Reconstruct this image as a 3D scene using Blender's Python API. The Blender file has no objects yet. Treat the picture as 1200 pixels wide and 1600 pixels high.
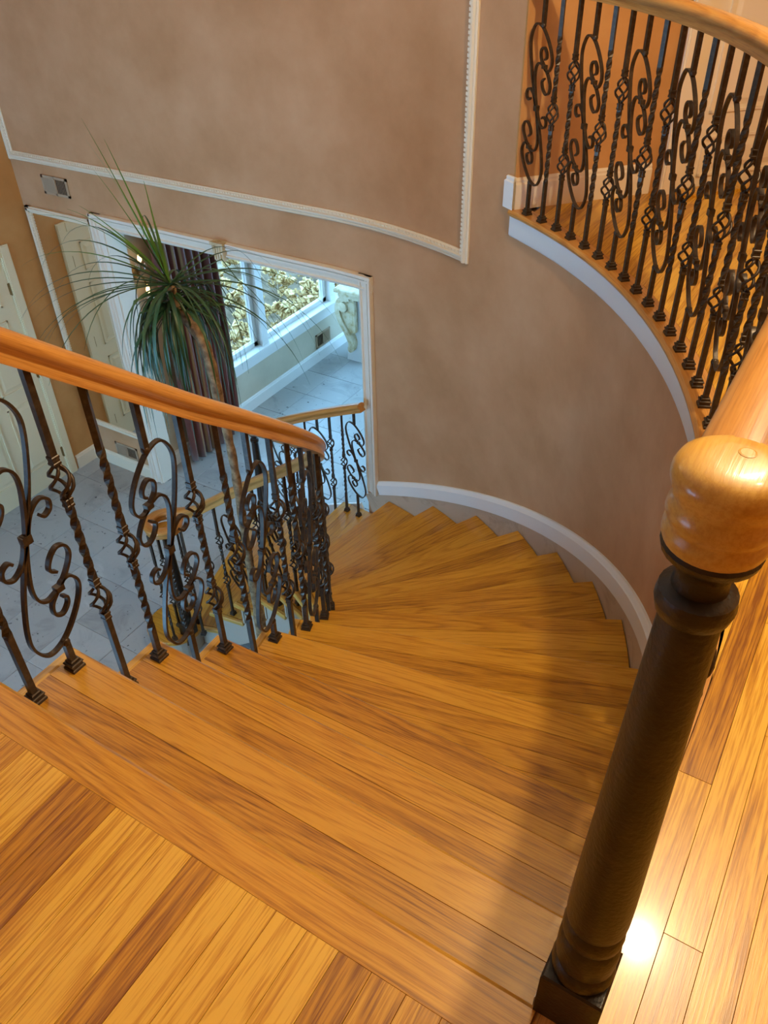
import bpy, bmesh, math, random
from mathutils import Vector, Matrix
random.seed(7)
sc = bpy.context.scene
COL = sc.collection
# ------------------------------------------------------------------ camera
# axes: x/y follow the house, origin on the axis of the round stair, z = 0 is the upper floor
CAM = (2.8645, -1.1257, 1.25)
RIGHT = Vector((0.85433, 0.51936, -0.01979))
DOWN = Vector((0.31065, -0.54080, -0.78168))
FWD = Vector((-0.41667, 0.66166, -0.62337))
cd = bpy.data.cameras.new('camera')
cam = bpy.data.objects.new('camera', cd)
COL.objects.link(cam)
m = Matrix.Identity(4)
for i in range(3):
    m[i][0] = RIGHT[i]; m[i][1] = -DOWN[i]; m[i][2] = -FWD[i]; m[i][3] = CAM[i]
cam.matrix_world = m
cd.sensor_fit = 'VERTICAL'; cd.sensor_height = 36.0; cd.lens = 36.0 * 1260 / 1600
cd.clip_start = 0.02
sc.camera = cam
# ------------------------------------------------------------------ world, lamps, exposure
w = bpy.data.worlds.new('world'); sc.world = w; w.use_nodes = True
bg = w.node_tree.nodes['Background']
bg.inputs[0].default_value = (0.27, 0.60, 1.0, 1); bg.inputs[1].default_value = 11.0
def lamp(name, loc, power, color, radius):
    l = bpy.data.lights.new(name, 'POINT'); l.energy = power; l.color = color; l.shadow_soft_size = radius
    o = bpy.data.objects.new(name, l); o.location = loc; COL.objects.link(o); return o
WARM = (1.0, 0.80, 0.50)
lamp('ceiling_lamp_balcony', (2.92, 0.60, 2.10), 122, WARM, 0.025)
lamp('ceiling_lamp_hall', (3.20, 0.15, 2.15), 14, WARM, 0.03)
lamp('foyer_warm_fill', (-0.7, 0.6, 1.75), 15, (1.0, 0.78, 0.50), 0.30)  # added soft warm fill for the foyer, no chandelier hangs here
sc.view_settings.view_transform = 'Standard'
sc.view_settings.look = 'None'
sc.view_settings.gamma = 1.0
sc.view_settings.use_curve_mapping = False
sc.view_settings.exposure = -0.06

# ------------------------------------------------------------------ dimensions
RISE = 0.19; N = 16; ZG = -RISE * N            # ground floor
RW = 2.80                                     # stairwell wall radius
ZC = 2.60                                     # ceiling
RI = 1.545                                    # inner end of treads
def ang(t): return math.radians(1.6 + 8.755 * (t - 3))
def spt(t, rad):                              # plan point of the stair, t counts treads downwards
    if t < 3:
        return (rad, -0.64 + (t / 3.0) * (0.64 + rad * math.sin(ang(3))))
    a = ang(t); return (rad * math.cos(a), rad * math.sin(a))
# ------------------------------------------------------------------ materials
def newmat(name):
    mt = bpy.data.materials.new(name); mt.use_nodes = True
    nt = mt.node_tree; b = nt.nodes['Principled BSDF']
    return mt, nt, b
def nd(nt, typ, **kw):
    n = nt.nodes.new(typ)
    for k, v_ in kw.items():
        if k.startswith('i_'):
            n.inputs[k[2:]].default_value = v_
        else:
            setattr(n, k, v_)
    return n
def math_n(nt, op, a, b=None, v1=None):
    n = nt.nodes.new('ShaderNodeMath'); n.operation = op
    if hasattr(a, 'is_output'): nt.links.new(a, n.inputs[0])
    else: n.inputs[0].default_value = a
    if b is not None:
        if hasattr(b, 'is_output'): nt.links.new(b, n.inputs[1])
        else: n.inputs[1].default_value = b
    return n.outputs[0]
def ramp(nt, fac, stops):
    n = nt.nodes.new('ShaderNodeValToRGB')
    while len(n.color_ramp.elements) < len(stops): n.color_ramp.elements.new(0.5)
    for e, (p, c) in zip(n.color_ramp.elements, stops):
        e.position = p; e.color = (*c, 1)
    nt.links.new(fac, n.inputs[0]); return n.outputs[0]
def simple(name, col, rough=0.5, metal=0.0, spec=0.5, coat=0.0):
    mt, nt, b = newmat(name)
    b.inputs['Base Color'].default_value = (*col, 1); b.inputs['Roughness'].default_value = rough
    b.inputs['Metallic'].default_value = metal; b.inputs['Specular IOR Level'].default_value = spec
    b.inputs['Coat Weight'].default_value = coat
    return mt
def mottled(name, c1, c2, c3, scale, rough, bump=0.0, bscale=120, coord='Object', spec=0.3, detail=6):
    mt, nt, b = newmat(name)
    tc = nd(nt, 'ShaderNodeTexCoord')
    n1 = nd(nt, 'ShaderNodeTexNoise', i_Scale=scale, i_Detail=detail, i_Roughness=0.6)
    nt.links.new(tc.outputs[coord], n1.inputs['Vector'])
    col = ramp(nt, n1.outputs[0], [(0.3, c1), (0.5, c2), (0.72, c3)])
    nt.links.new(col, b.inputs['Base Color'])
    b.inputs['Roughness'].default_value = rough; b.inputs['Specular IOR Level'].default_value = spec
    if bump:
        n2 = nd(nt, 'ShaderNodeTexNoise', i_Scale=bscale, i_Detail=3.0)
        nt.links.new(tc.outputs[coord], n2.inputs['Vector'])
        bp = nd(nt, 'ShaderNodeBump', i_Strength=bump, i_Distance=0.004)
        nt.links.new(n2.outputs[0], bp.inputs['Height']); nt.links.new(bp.outputs[0], b.inputs['Normal'])
    return mt
def oak(name, coord, along, dark, mid, light, rough=0.22, coat=0.35, tint=0.35, freq=9.0, knots=False):
    """oak with cathedral grain; 'along' = axis index of the grain in the chosen coordinates"""
    mt, nt, b = newmat(name)
    L = nt.links
    tc = nd(nt, 'ShaderNodeTexCoord'); oi = nd(nt, 'ShaderNodeObjectInfo')
    off = nd(nt, 'ShaderNodeVectorMath', operation='SCALE'); off.inputs[0].default_value = (37.1, 53.7, 19.3)
    L.new(oi.outputs['Random'], off.inputs['Scale'])
    add = nd(nt, 'ShaderNodeVectorMath', operation='ADD')
    L.new(tc.outputs[coord], add.inputs[0]); L.new(off.outputs[0], add.inputs[1])
    def stretched(a, l):
        mp = nd(nt, 'ShaderNodeMapping'); s = [a, a, a]; s[along] = l
        mp.inputs['Scale'].default_value = s
        L.new(add.outputs[0], mp.inputs['Vector']); return mp.outputs[0]
    n1 = nd(nt, 'ShaderNodeTexNoise', i_Scale=1.0, i_Detail=1.5, i_Roughness=0.4, i_Distortion=0.15)
    L.new(stretched(7.0, 0.55), n1.inputs['Vector'])
    n2 = nd(nt, 'ShaderNodeTexNoise', i_Scale=1.0, i_Detail=3.0, i_Roughness=0.65)
    L.new(stretched(300.0, 9.0), n2.inputs['Vector'])
    n4 = nd(nt, 'ShaderNodeTexNoise', i_Scale=1.0, i_Detail=2.0)
    L.new(stretched(70.0, 6.0), n4.inputs['Vector'])
    jit = math_n(nt, 'ADD', math_n(nt, 'MULTIPLY', n2.outputs[0], 0.12), math_n(nt, 'MULTIPLY', n4.outputs[0], 0.28))
    ph = math_n(nt, 'FRACT', math_n(nt, 'ADD', math_n(nt, 'MULTIPLY', n1.outputs[0], freq * 3.0), jit))
    rings = ramp(nt, ph, [(0.0, (0, 0, 0)), (0.45, (0.25, 0.25, 0.25)), (0.80, (1, 1, 1)), (1.0, (0, 0, 0))])
    n3 = nd(nt, 'ShaderNodeTexNoise', i_Scale=1.0, i_Detail=2.0)
    L.new(stretched(9.0, 0.6), n3.inputs['Vector'])
    por = ramp(nt, n2.outputs[0], [(0.42, (0, 0, 0)), (0.66, (1, 1, 1))])
    f = math_n(nt, 'ADD', math_n(nt, 'MULTIPLY', rings, 0.34), math_n(nt, 'MULTIPLY', por, 0.46))
    f = math_n(nt, 'ADD', f, math_n(nt, 'MULTIPLY', math_n(nt, 'SUBTRACT', n3.outputs[0], 0.42), 0.55))
    r2 = nd(nt, 'ShaderNodeSeparateColor'); L.new(oi.outputs['Color'], r2.inputs[0]); r2 = r2.outputs[0]
    f = math_n(nt, 'ADD', f, math_n(nt, 'MULTIPLY', math_n(nt, 'SUBTRACT', r2, 0.5), tint))
    col = ramp(nt, f, [(0.05, light), (0.42, mid), (0.95, dark)])
    if knots:
        vor = nd(nt, 'ShaderNodeTexVoronoi', i_Scale=1.0, i_Randomness=1.0)
        L.new(stretched(5.0, 1.3), vor.inputs['Vector'])
        kn = ramp(nt, vor.outputs['Distance'], [(0.0, (0, 0, 0)), (0.03, (0.15, 0.15, 0.15)), (0.09, (1, 1, 1))])
        mx = nd(nt, 'ShaderNodeMix', data_type='RGBA')
        L.new(kn, mx.inputs[0]); mx.inputs[6].default_value = (0.10, 0.035, 0.01, 1); L.new(col, mx.inputs[7])
        col = mx.outputs[2]
    L.new(col, b.inputs['Base Color'])
    b.inputs['Roughness'].default_value = rough
    b.inputs['Coat Weight'].default_value = coat; b.inputs['Coat Roughness'].default_value = 0.12
    bp = nd(nt, 'ShaderNodeBump', i_Strength=0.10, i_Distance=0.002)
    L.new(n2.outputs[0], bp.inputs['Height']); L.new(bp.outputs[0], b.inputs['Normal'])
    return mt
MAT = {}
MAT['plank'] = oak('oak_floor_plank', 'Object', 1, (0.21, 0.068, 0.004), (0.51, 0.230, 0.012), (0.72, 0.41, 0.045), rough=0.32, coat=0.20, tint=0.58, freq=6, knots=True)
MAT['tread'] = oak('oak_tread_board', 'Object', 0, (0.19, 0.064, 0.003), (0.47, 0.202, 0.010), (0.60, 0.295, 0.025), rough=0.30, coat=0.25, tint=0.36, freq=6)
MAT['rail'] = oak('oak_handrail', 'UV', 0, (0.27, 0.10, 0.020), (0.49, 0.215, 0.046), (0.59, 0.29, 0.075), rough=0.30, coat=0.3, tint=0.1, freq=4)
MAT['railblock'] = oak('oak_turned_cap', 'Object', 1, (0.46, 0.225, 0.034), (0.56, 0.30, 0.050), (0.64, 0.37, 0.075), rough=0.30, coat=0.3, tint=0.1, freq=4)
MAT['iron'] = mottled('bronzed_iron', (0.030, 0.019, 0.012), (0.045, 0.029, 0.017), (0.085, 0.058, 0.034), 60, 0.38, 0.0, spec=0.5)
MAT['iron'].node_tree.nodes['Principled BSDF'].inputs['Metallic'].default_value = 0.35
MAT['newel'] = mottled('patinated_newel_iron', (0.009, 0.005, 0.002), (0.015, 0.008, 0.0035), (0.032, 0.020, 0.008), 25, 0.42, 0.25, 160, spec=0.5)
MAT['wall'] = mottled('faux_plaster_tan', (0.46, 0.232, 0.102), (0.54, 0.288, 0.138), (0.61, 0.345, 0.180), 2.2, 0.75, 0.12, 220, detail=8)
MAT['apricot'] = mottled('faux_plaster_apricot', (0.46, 0.215, 0.060), (0.55, 0.27, 0.085), (0.62, 0.33, 0.12), 1.8, 0.75, 0.10, 220, detail=8)
MAT['cream'] = mottled('cream_wall_paint', (0.54, 0.46, 0.34), (0.58, 0.50, 0.37), (0.62, 0.54, 0.41), 3, 0.7)
MAT['white'] = simple('white_trim_paint', (0.78, 0.76, 0.72), 0.35)
MAT['creamtrim'] = simple('cream_trim_paint', (0.78, 0.66, 0.48), 0.4)
MAT['door'] = simple('ivory_door_paint', (0.80, 0.68, 0.44), 0.38)
MAT['casing'] = simple('warm_white_casing', (0.80, 0.71, 0.58), 0.38)
MAT['ceiling'] = simple('ceiling_paint', (0.80, 0.76, 0.70), 0.8)
MAT['riser'] = simple('beige_riser_paint', (0.46, 0.38, 0.29), 0.5)
MAT['dark'] = simple('dark_recess', (0.02, 0.018, 0.015), 0.8)
MAT['subfloor'] = simple('subfloor', (0.14, 0.06, 0.015), 0.8)
MAT['brass'] = simple('antique_brass', (0.30, 0.19, 0.07), 0.35, 0.9)
MAT['vent'] = simple('vent_metal', (0.42, 0.30, 0.19), 0.5)
def marble(name, base, vein, pit, scale, rough, pits):
    mt, nt, b = newmat(name); L = nt.links
    tc = nd(nt, 'ShaderNodeTexCoord'); oi = nd(nt, 'ShaderNodeObjectInfo')
    off = nd(nt, 'ShaderNodeVectorMath', operation='SCALE'); off.inputs[0].default_value = (31.0, 47.0, 11.0)
    L.new(oi.outputs['Random'], off.inputs['Scale'])
    add = nd(nt, 'ShaderNodeVectorMath', operation='ADD'); L.new(tc.outputs['Object'], add.inputs[0]); L.new(off.outputs[0], add.inputs[1])
    n1 = nd(nt, 'ShaderNodeTexNoise', i_Scale=scale, i_Detail=8.0, i_Roughness=0.65, i_Distortion=1.2)
    L.new(add.outputs[0], n1.inputs['Vector'])
    col = ramp(nt, n1.outputs[0], [(0.30, vein), (0.48, base), (0.60, base), (0.75, tuple(min(1, c * 1.25) for c in base))])
    mx = nd(nt, 'ShaderNodeMix', data_type='RGBA', blend_type='MULTIPLY')
    rr = ramp(nt, oi.outputs['Random'], [(0.0, (0.86, 0.86, 0.86)), (1.0, (1.0, 1.0, 1.0))])
    mx.inputs[0].default_value = 1.0; L.new(col, mx.inputs[6]); L.new(rr, mx.inputs[7]); col = mx.outputs[2]
    if pits:
        n2 = nd(nt, 'ShaderNodeTexNoise', i_Scale=22.0, i_Detail=3.0, i_Roughness=0.6); L.new(add.outputs[0], n2.inputs['Vector'])
        k = ramp(nt, n2.outputs[0], [(0.28, (0, 0, 0)), (0.335, (1, 1, 1))])
        m2 = nd(nt, 'ShaderNodeMix', data_type='RGBA'); L.new(k, m2.inputs[0]); m2.inputs[6].default_value = (*pit, 1); L.new(col, m2.inputs[7]); col = m2.outputs[2]
    L.new(col, b.inputs['Base Color']); b.inputs['Roughness'].default_value = rough
    return mt
MAT['tile'] = marble('tumbled_marble_tile', (0.42, 0.42, 0.40), (0.30, 0.30, 0.29), (0.05, 0.05, 0.05), 3.0, 0.32, True)
MAT['grout'] = simple('grout', (0.22, 0.21, 0.19), 0.9)
MAT['skirt'] = marble('beige_marble_skirt', (0.60, 0.46, 0.33), (0.42, 0.29, 0.19), (0, 0, 0), 4.0, 0.4, False)
MAT['glass'] = simple('window_glass', (1, 1, 1), 0.0)
g = MAT['glass'].node_tree.nodes['Principled BSDF']; g.inputs['Transmission Weight'].default_value = 1.0; g.inputs['IOR'].default_value = 1.02
MAT['mirror'] = simple('mirror_silver', (0.86, 0.84, 0.78), 0.02, 1.0)
MAT['leaf'] = mottled('palm_leaf', (0.018, 0.055, 0.022), (0.030, 0.085, 0.032), (0.06, 0.14, 0.045), 6, 0.4, spec=0.5)
MAT['leafyoung'] = mottled('palm_leaf_young', (0.05, 0.14, 0.02), (0.08, 0.20, 0.03), (0.13, 0.26, 0.05), 6, 0.4, spec=0.5)
MAT['bark'] = mottled('palm_bark', (0.10, 0.055, 0.025), (0.24, 0.15, 0.075), (0.42, 0.29, 0.15), 30, 0.8, 0.8, 60)
MAT['pot'] = mottled('glazed_pot', (0.10, 0.04, 0.025), (0.14, 0.06, 0.035), (0.2, 0.09, 0.05), 8, 0.35)
MAT['soil'] = simple('soil', (0.03, 0.02, 0.012), 0.95)
MAT['gilt'] = mottled('cream_gilt_plaster', (0.42, 0.27, 0.10), (0.62, 0.52, 0.33), (0.70, 0.62, 0.45), 14, 0.45)
MAT['crystal'] = simple('crystal', (0.95, 0.9, 0.8), 0.05); cb = MAT['crystal'].node_tree.nodes['Principled BSDF']; cb.inputs['Transmission Weight'].default_value = 0.7
MAT['flame'], nt, b = newmat('lit_bulb'); b.inputs['Emission Color'].default_value = (1, 0.62, 0.22, 1); b.inputs['Emission Strength'].default_value = 6.0
# curtain: burgundy with narrow gold stripes
mt, nt, b = newmat('striped_curtain'); MAT['curtain'] = mt
tc = nd(nt, 'ShaderNodeTexCoord'); sx = nd(nt, 'ShaderNodeSeparateXYZ'); nt.links.new(tc.outputs['UV'], sx.inputs[0])
fr = math_n(nt, 'FRACT', math_n(nt, 'MULTIPLY', sx.outputs[0], 16.0))
cc = ramp(nt, fr, [(0.0, (0.12, 0.022, 0.012)), (0.50, (0.14, 0.030, 0.016)), (0.56, (0.30, 0.17, 0.06)), (0.68, (0.27, 0.14, 0.05)), (0.74, (0.17, 0.040, 0.018)), (1.0, (0.12, 0.022, 0.012))])
nt.links.new(cc, b.inputs['Base Color']); b.inputs['Roughness'].default_value = 0.65; b.inputs['Sheen Weight'].default_value = 0.3
MAT['bank'] = mottled('leaf_litter_bank', (0.10, 0.07, 0.04), (0.20, 0.145, 0.09), (0.34, 0.26, 0.17), 5, 0.95, 0.6, 20)
MAT['dried'] = mottled('dried_hydrangea', (0.28, 0.17, 0.06), (0.56, 0.38, 0.17), (0.78, 0.60, 0.32), 9, 0.9)
MAT['stem'] = mottled('bare_grey_stem', (0.26, 0.19, 0.13), (0.46, 0.36, 0.26), (0.62, 0.50, 0.38), 12, 0.9)
MAT['fringe'] = simple('curtain_fringe', (0.16, 0.08, 0.05), 0.7)
# ------------------------------------------------------------------ mesh helpers
def link(o): COL.objects.link(o); return o
def mesh(name, verts, faces, mat=None, uvs=None, smooth=False):
    me = bpy.data.meshes.new(name); me.from_pydata([tuple(v_) for v_ in verts], [], faces); me.update()
    if mat: me.materials.append(MAT[mat])
    if uvs:
        ul = me.uv_layers.new(name='UVMap')
        for lp in me.loops: ul.data[lp.index].uv = uvs[lp.vertex_index]
    if smooth:
        for p in me.polygons: p.use_smooth = True
    return me
def fixn(me):
    bm = bmesh.new(); bm.from_mesh(me); bmesh.ops.recalc_face_normals(bm, faces=bm.faces); bm.to_mesh(me); bm.free(); return me
def obj(name, me, parent=None, loc=(0, 0, 0), rz=0.0, inv=True):
    """inv=True: loc is in house coordinates even for a child"""
    o = bpy.data.objects.new(name, me); o.location = loc; o.rotation_euler = (0, 0, rz); link(o)
    o.color = (next(TONE), 0, 0, 1) if name in ('plank', 'tread', 'board') else (0.5, 0, 0, 1)
    if parent:
        o.parent = parent
        if inv: o.matrix_parent_inverse = PINV[parent.name]
    PINV[o.name] = (Matrix.Translation(o.location) @ Matrix.Rotation(rz, 4, 'Z')).inverted() if not (parent and not inv) else Matrix.Identity(4)
    return o
PINV = {}
def tones():
    rnd = random.Random(12); last = 0.5
    while True:
        v_ = rnd.random()
        if abs(v_ - last) > 0.3: last = v_; yield v_
TONE = tones()
def thing(name, label, cat, loc=(0, 0, 0), group=None, rz=0.0):
    o = obj(name, None, None, loc, rz); o.empty_display_size = 0.1; return tag(o, label, cat, group)
def tag(o, label, cat, group=None):
    o['label'] = label; o['category'] = cat
    if group: o['group'] = group
    return o
def struct(o): o['kind'] = 'structure'; return o
class MB:
    def __init__(s): s.v = []; s.f = []; s.uv = []
    def add(s, verts, faces, uvs=None):
        n = len(s.v); s.v += [tuple(p) for p in verts]; s.f += [tuple(i + n for i in f) for f in faces]
        s.uv += uvs if uvs else [(0, 0)] * len(verts)
    def box(s, x0, x1, y0, y1, z0, z1, M=None):
        vs = [Vector(p) for p in ((x0, y0, z0), (x1, y0, z0), (x1, y1, z0), (x0, y1, z0), (x0, y0, z1), (x1, y0, z1), (x1, y1, z1), (x0, y1, z1))]
        if M: vs = [M @ p for p in vs]
        s.add(vs, [(0, 3, 2, 1), (4, 5, 6, 7), (0, 1, 5, 4), (1, 2, 6, 5), (2, 3, 7, 6), (3, 0, 4, 7)])
    def lathe(s, prof, n=20, M=None):
        vs = []; fs = []
        for r_, z in prof:
            for i in range(n):
                a = 2 * math.pi * i / n; p = Vector((r_ * math.cos(a), r_ * math.sin(a), z)); vs.append(M @ p if M else p)
        for j in range(len(prof) - 1):
            for i in range(n):
                i2 = (i + 1) % n; fs.append((j * n + i, j * n + i2, (j + 1) * n + i2, (j + 1) * n + i))
        fs.append(tuple(range(n - 1, -1, -1))); fs.append(tuple(range((len(prof) - 1) * n, len(prof) * n)))
        s.add(vs, fs)
    def sweep(s, path, prof, ups=None, closed=True, caps=True, scale=None, side=None):
        """profile (a,b): a along the side vector, b along up"""
        P = [Vector(p) for p in path]; n = len(P); k = len(prof); vs = []; uv = []; dist = 0
        per = [0]
        for j in range(k): per.append(per[-1] + (Vector(prof[(j + 1) % k]) - Vector(prof[j])).length)
        for i in range(n):
            if i: dist += (P[i] - P[i - 1]).length
            t = (P[min(i + 1, n - 1)] - P[max(i - 1, 0)]).normalized()
            up = Vector(ups[i]) if ups else Vector((0, 0, 1))
            sd = Vector(side[i]) if side else t.cross(up).normalized()
            up2 = sd.cross(t).normalized() if not side else up
            sc_ = scale[i] if scale else 1.0
            for j, (a, b_) in enumerate(prof):
                vs.append(P[i] + sd * a * sc_ + up2 * b_ * sc_); uv.append((dist, per[j]))
        fs = []
        kk = k if closed else k - 1
        for i in range(n - 1):
            for j in range(kk):
                j2 = (j + 1) % k; fs.append((i * k + j, i * k + j2, (i + 1) * k + j2, (i + 1) * k + j))
        if caps and closed:
            fs.append(tuple(range(k - 1, -1, -1))); fs.append(tuple(range((n - 1) * k, n * k)))
        s.add(vs, fs, uv)
    def slab(s, poly, z0, z1, bev=0.0, front=None):
        """extruded plan polygon with a small chamfer round the top; front = wider chamfer on edges lying on y = front[0]"""
        k = len(poly); P = [Vector(p) for p in poly]
        if bev:
            area = sum(P[i].x * P[(i + 1) % k].y - P[(i + 1) % k].x * P[i].y for i in range(k))
            sg = 1 if area > 0 else -1
            ins = []; fe = [bool(front) and abs(P[i].y - front[0]) < 1e-4 and abs(P[(i + 1) % k].y - front[0]) < 1e-4 for i in range(k)]
            w_ = [front[1] if fe[i] else bev for i in range(k)]
            for i in range(k):
                a, b_, c_ = P[i - 1], P[i], P[(i + 1) % k]
                n1 = Vector((-(b_ - a).y, (b_ - a).x)).normalized() * sg; n2 = Vector((-(c_ - b_).y, (c_ - b_).x)).normalized() * sg
                det = n1.x * n2.y - n1.y * n2.x; d1, d2 = w_[i - 1], w_[i]
                ins.append(b_ + (Vector((d1 * n2.y - d2 * n1.y, n1.x * d2 - n2.x * d1)) / det if abs(det) > 0.05 else n1 * d1))
            zb_ = [z1 - max(w_[i - 1] if fe[i - 1] else 0, w_[i] if fe[i] else 0, bev) for i in range(k)]
            rings = [[(p.x, p.y, z0) for p in P], [(p.x, p.y, zb_[i]) for i, p in enumerate(P)], [(p.x, p.y, z1) for p in ins]]
        else:
            rings = [[(p.x, p.y, z0) for p in P], [(p.x, p.y, z1) for p in P]]
        vs = [v_ for r_ in rings for v_ in r_]; fs = []
        for j in range(len(rings) - 1):
            for i in range(k):
                i2 = (i + 1) % k; fs.append((j * k + i, j * k + i2, (j + 1) * k + i2, (j + 1) * k + i))
        fs.append(tuple(range(k - 1, -1, -1))); fs.append(tuple(range((len(rings) - 1) * k, len(rings) * k)))
        s.add(vs, fs)
    def me(s, name, mat, smooth=False, uv=False):
        m_ = mesh(name, s.v, s.f, mat, s.uv if uv else None, smooth); return fixn(m_)
def auto_smooth(o, deg=40):
    md = o.data
    for p in md.polygons: p.use_smooth = True
    bm = bmesh.new(); bm.from_mesh(md)
    for e in bm.edges:
        if len(e.link_faces) == 2 and e.calc_face_angle(0) > math.radians(deg): e.smooth = False
    bm.to_mesh(md); bm.free(); return o
def catmull(pts, n=8):
    out = []; P = [Vector(p) for p in pts]
    for i in range(len(P) - 1):
        p0 = P[i - 1] if i else P[0] * 2 - P[1]; p1, p2 = P[i], P[i + 1]; p3 = P[i + 2] if i + 2 < len(P) else P[-1] * 2 - P[-2]
        for j in range(n):
            t = j / n
            out.append(0.5 * ((2 * p1) + (p2 - p0) * t + (2 * p0 - 5 * p1 + 4 * p2 - p3) * t * t + (3 * p1 - p0 - 3 * p2 + p3) * t ** 3))
    out.append(P[-1]); return out
def arc(r_, a0, a1, n):
    return [(r_ * math.cos(math.radians(a0 + (a1 - a0) * i / n)), r_ * math.sin(math.radians(a0 + (a1 - a0) * i / n))) for i in range(n + 1)]
# ================================================================== SETTING
WT = 0.14
def wallpanel(mb, path, z0, z1, th=WT, side=1):
    """vertical wall along a plan path; thickness to the right-hand side of the travel direction * side"""
    P = [Vector(p) for p in path]; n = len(P); out = []
    for i in range(n):
        t = (P[min(i + 1, n - 1)] - P[max(i - 1, 0)]).normalized(); out.append(P[i] + Vector((t.y, -t.x)) * th * side)
    for i in range(n - 1):
        a, b_, c_, d_ = P[i], P[i + 1], out[i + 1], out[i]
        f = [(0, 1, 5, 4), (2, 3, 7, 6), (4, 5, 6, 7), (0, 3, 2, 1)]
        if i == 0: f.append((3, 0, 4, 7))
        if i == n - 2: f.append((1, 2, 6, 5))
        mb.add([(*a, z0), (*b_, z0), (*c_, z0), (*d_, z0), (*a, z1), (*b_, z1), (*c_, z1), (*d_, z1)], f)
OPX0, OPX1, OPZ = -1.95, 0.27, -0.745      # wide opening to the window room
AEND = 60.6                                # upper wall stops here at the balcony
aR = math.degrees(math.acos(OPX1 / RW))
mb = MB()
wallpanel(mb, [(RW, -2.9), (RW, -1.5), (RW, 0)] + arc(RW, 0, aR, 40)[1:], ZG, -0.03)
wallpanel(mb, arc(RW, AEND, aR, 14), -0.03, ZC)
wallpanel(mb, arc(RW, aR, 90, 4) + [(OPX0, RW)], OPZ, ZC)
wallpanel(mb, [(OPX0, RW), (-2.94, RW)], ZG, ZC)
o = struct(obj('wall_back', mb.me('wall_back', 'wall')))
mb = MB(); wallpanel(mb, [(-2.80, RW), (-2.80, 2.475)], ZG, ZC); wallpanel(mb, [(-2.80, 2.475), (-2.80, 1.615)], ZG + 2.035, ZC); wallpanel(mb, [(-2.80, 1.615), (-2.80, -3.0)], ZG, ZC)
struct(obj('wall_left', mb.me('wall_left', 'apricot')))
P0 = Vector((1.372, 2.437)); D0 = Vector((math.cos(math.radians(48)), math.sin(math.radians(48)))); N0 = Vector((D0.y, -D0.x))
PE = P0 + D0 * 3.2
mb = MB(); wallpanel(mb, [tuple(P0), tuple(PE)], 0.0, ZC, 0.12, -1)
struct(obj('wall_balcony', mb.me('wall_balcony', 'apricot')))
mb = MB(); mb.box(PE.x, 4.5, PE.y, PE.y + 0.12, -0.3, ZC); struct(obj('wall_hall_end', mb.me('wall_hall_end', 'apricot')))
mb = MB(); mb.box(4.40, 4.52, -3.12, PE.y, ZG, ZC); struct(obj('wall_right', mb.me('wall_right', 'apricot')))
mb = MB(); FX0, FX1, FZ0, FZ1 = -2.45, 0.30, -2.95, 0.20
mb.box(-2.94, FX0, -3.12, -3.0, ZG, ZC); mb.box(FX1, 4.52, -3.12, -3.0, ZG, ZC); mb.box(FX0, FX1, -3.12, -3.0, ZG, FZ0); mb.box(FX0, FX1, -3.12, -3.0, FZ1, ZC)
struct(obj('wall_front', mb.me('wall_front', 'apricot')))
fw = struct(obj('window_2', None, None, (-1.0, -3.06, FZ0)))     # tall entrance window behind the viewer
for i in range(4):
    x = FX0 + (FX1 - FX0 - 0.06) * i / 3; mb = MB(); mb.box(x, x + 0.06, -3.10, -3.02, FZ0, FZ1); obj('mullion', mb.me('mullion', 'white'), fw)
for z in (FZ0, -1.6, -0.5, FZ1 - 0.06):
    mb = MB(); mb.box(FX0, FX1, -3.09, -3.03, z, z + 0.06); obj('transom', mb.me('transom', 'white'), fw)
mb = MB(); mb.box(-2.94, 4.52, -3.12, PE.y + 0.12, ZC, ZC + 0.1); struct(obj('ceiling', mb.me('ceiling', 'ceiling')))
# ---------------- ground floor of square marble tiles
TS = 0.44
fl = struct(obj('floor_ground', None, None, (-1.74, 1.19, ZG)))
mb = MB(); mb.box(-2.94, 4.5, -3.1, 7.4, ZG - 0.12, ZG - 0.004); b0 = obj('grout_bed', mb.me('grout_bed', 'grout'), fl)
mb = MB(); h_ = TS / 2 - 0.0016; mb.slab([(-h_, -h_), (h_, -h_), (h_, h_), (-h_, h_)], -0.008, 0.0, 0.0025); tile_me = mb.me('tile', 'tile')
cnt = 0
for i in range(-3, 12):
    for j in range(-8, 14):
        x = -1.74 + TS * (i + 0.5); y = 1.19 + TS * (j + 0.5)
        if x < -2.8 - TS / 2 or y > 7.2: continue
        if not ((x < 1.6 and -0.6 < y < 2.9) or (y >= 2.9 and -2.3 < x < 1.2 and y < 7.3)): continue
        obj('tile', tile_me, fl, (x, y, ZG)); cnt += 1
mb = MB(); mb.box(-2.8, 4.4, -3.0, -0.62, ZG - 0.008, ZG); mb.box(1.80, 4.4, -0.62, 2.9, ZG - 0.008, ZG)
o = obj('tile_field', mb.me('tile_field', 'tile'), fl); o['kind'] = 'stuff'
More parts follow.
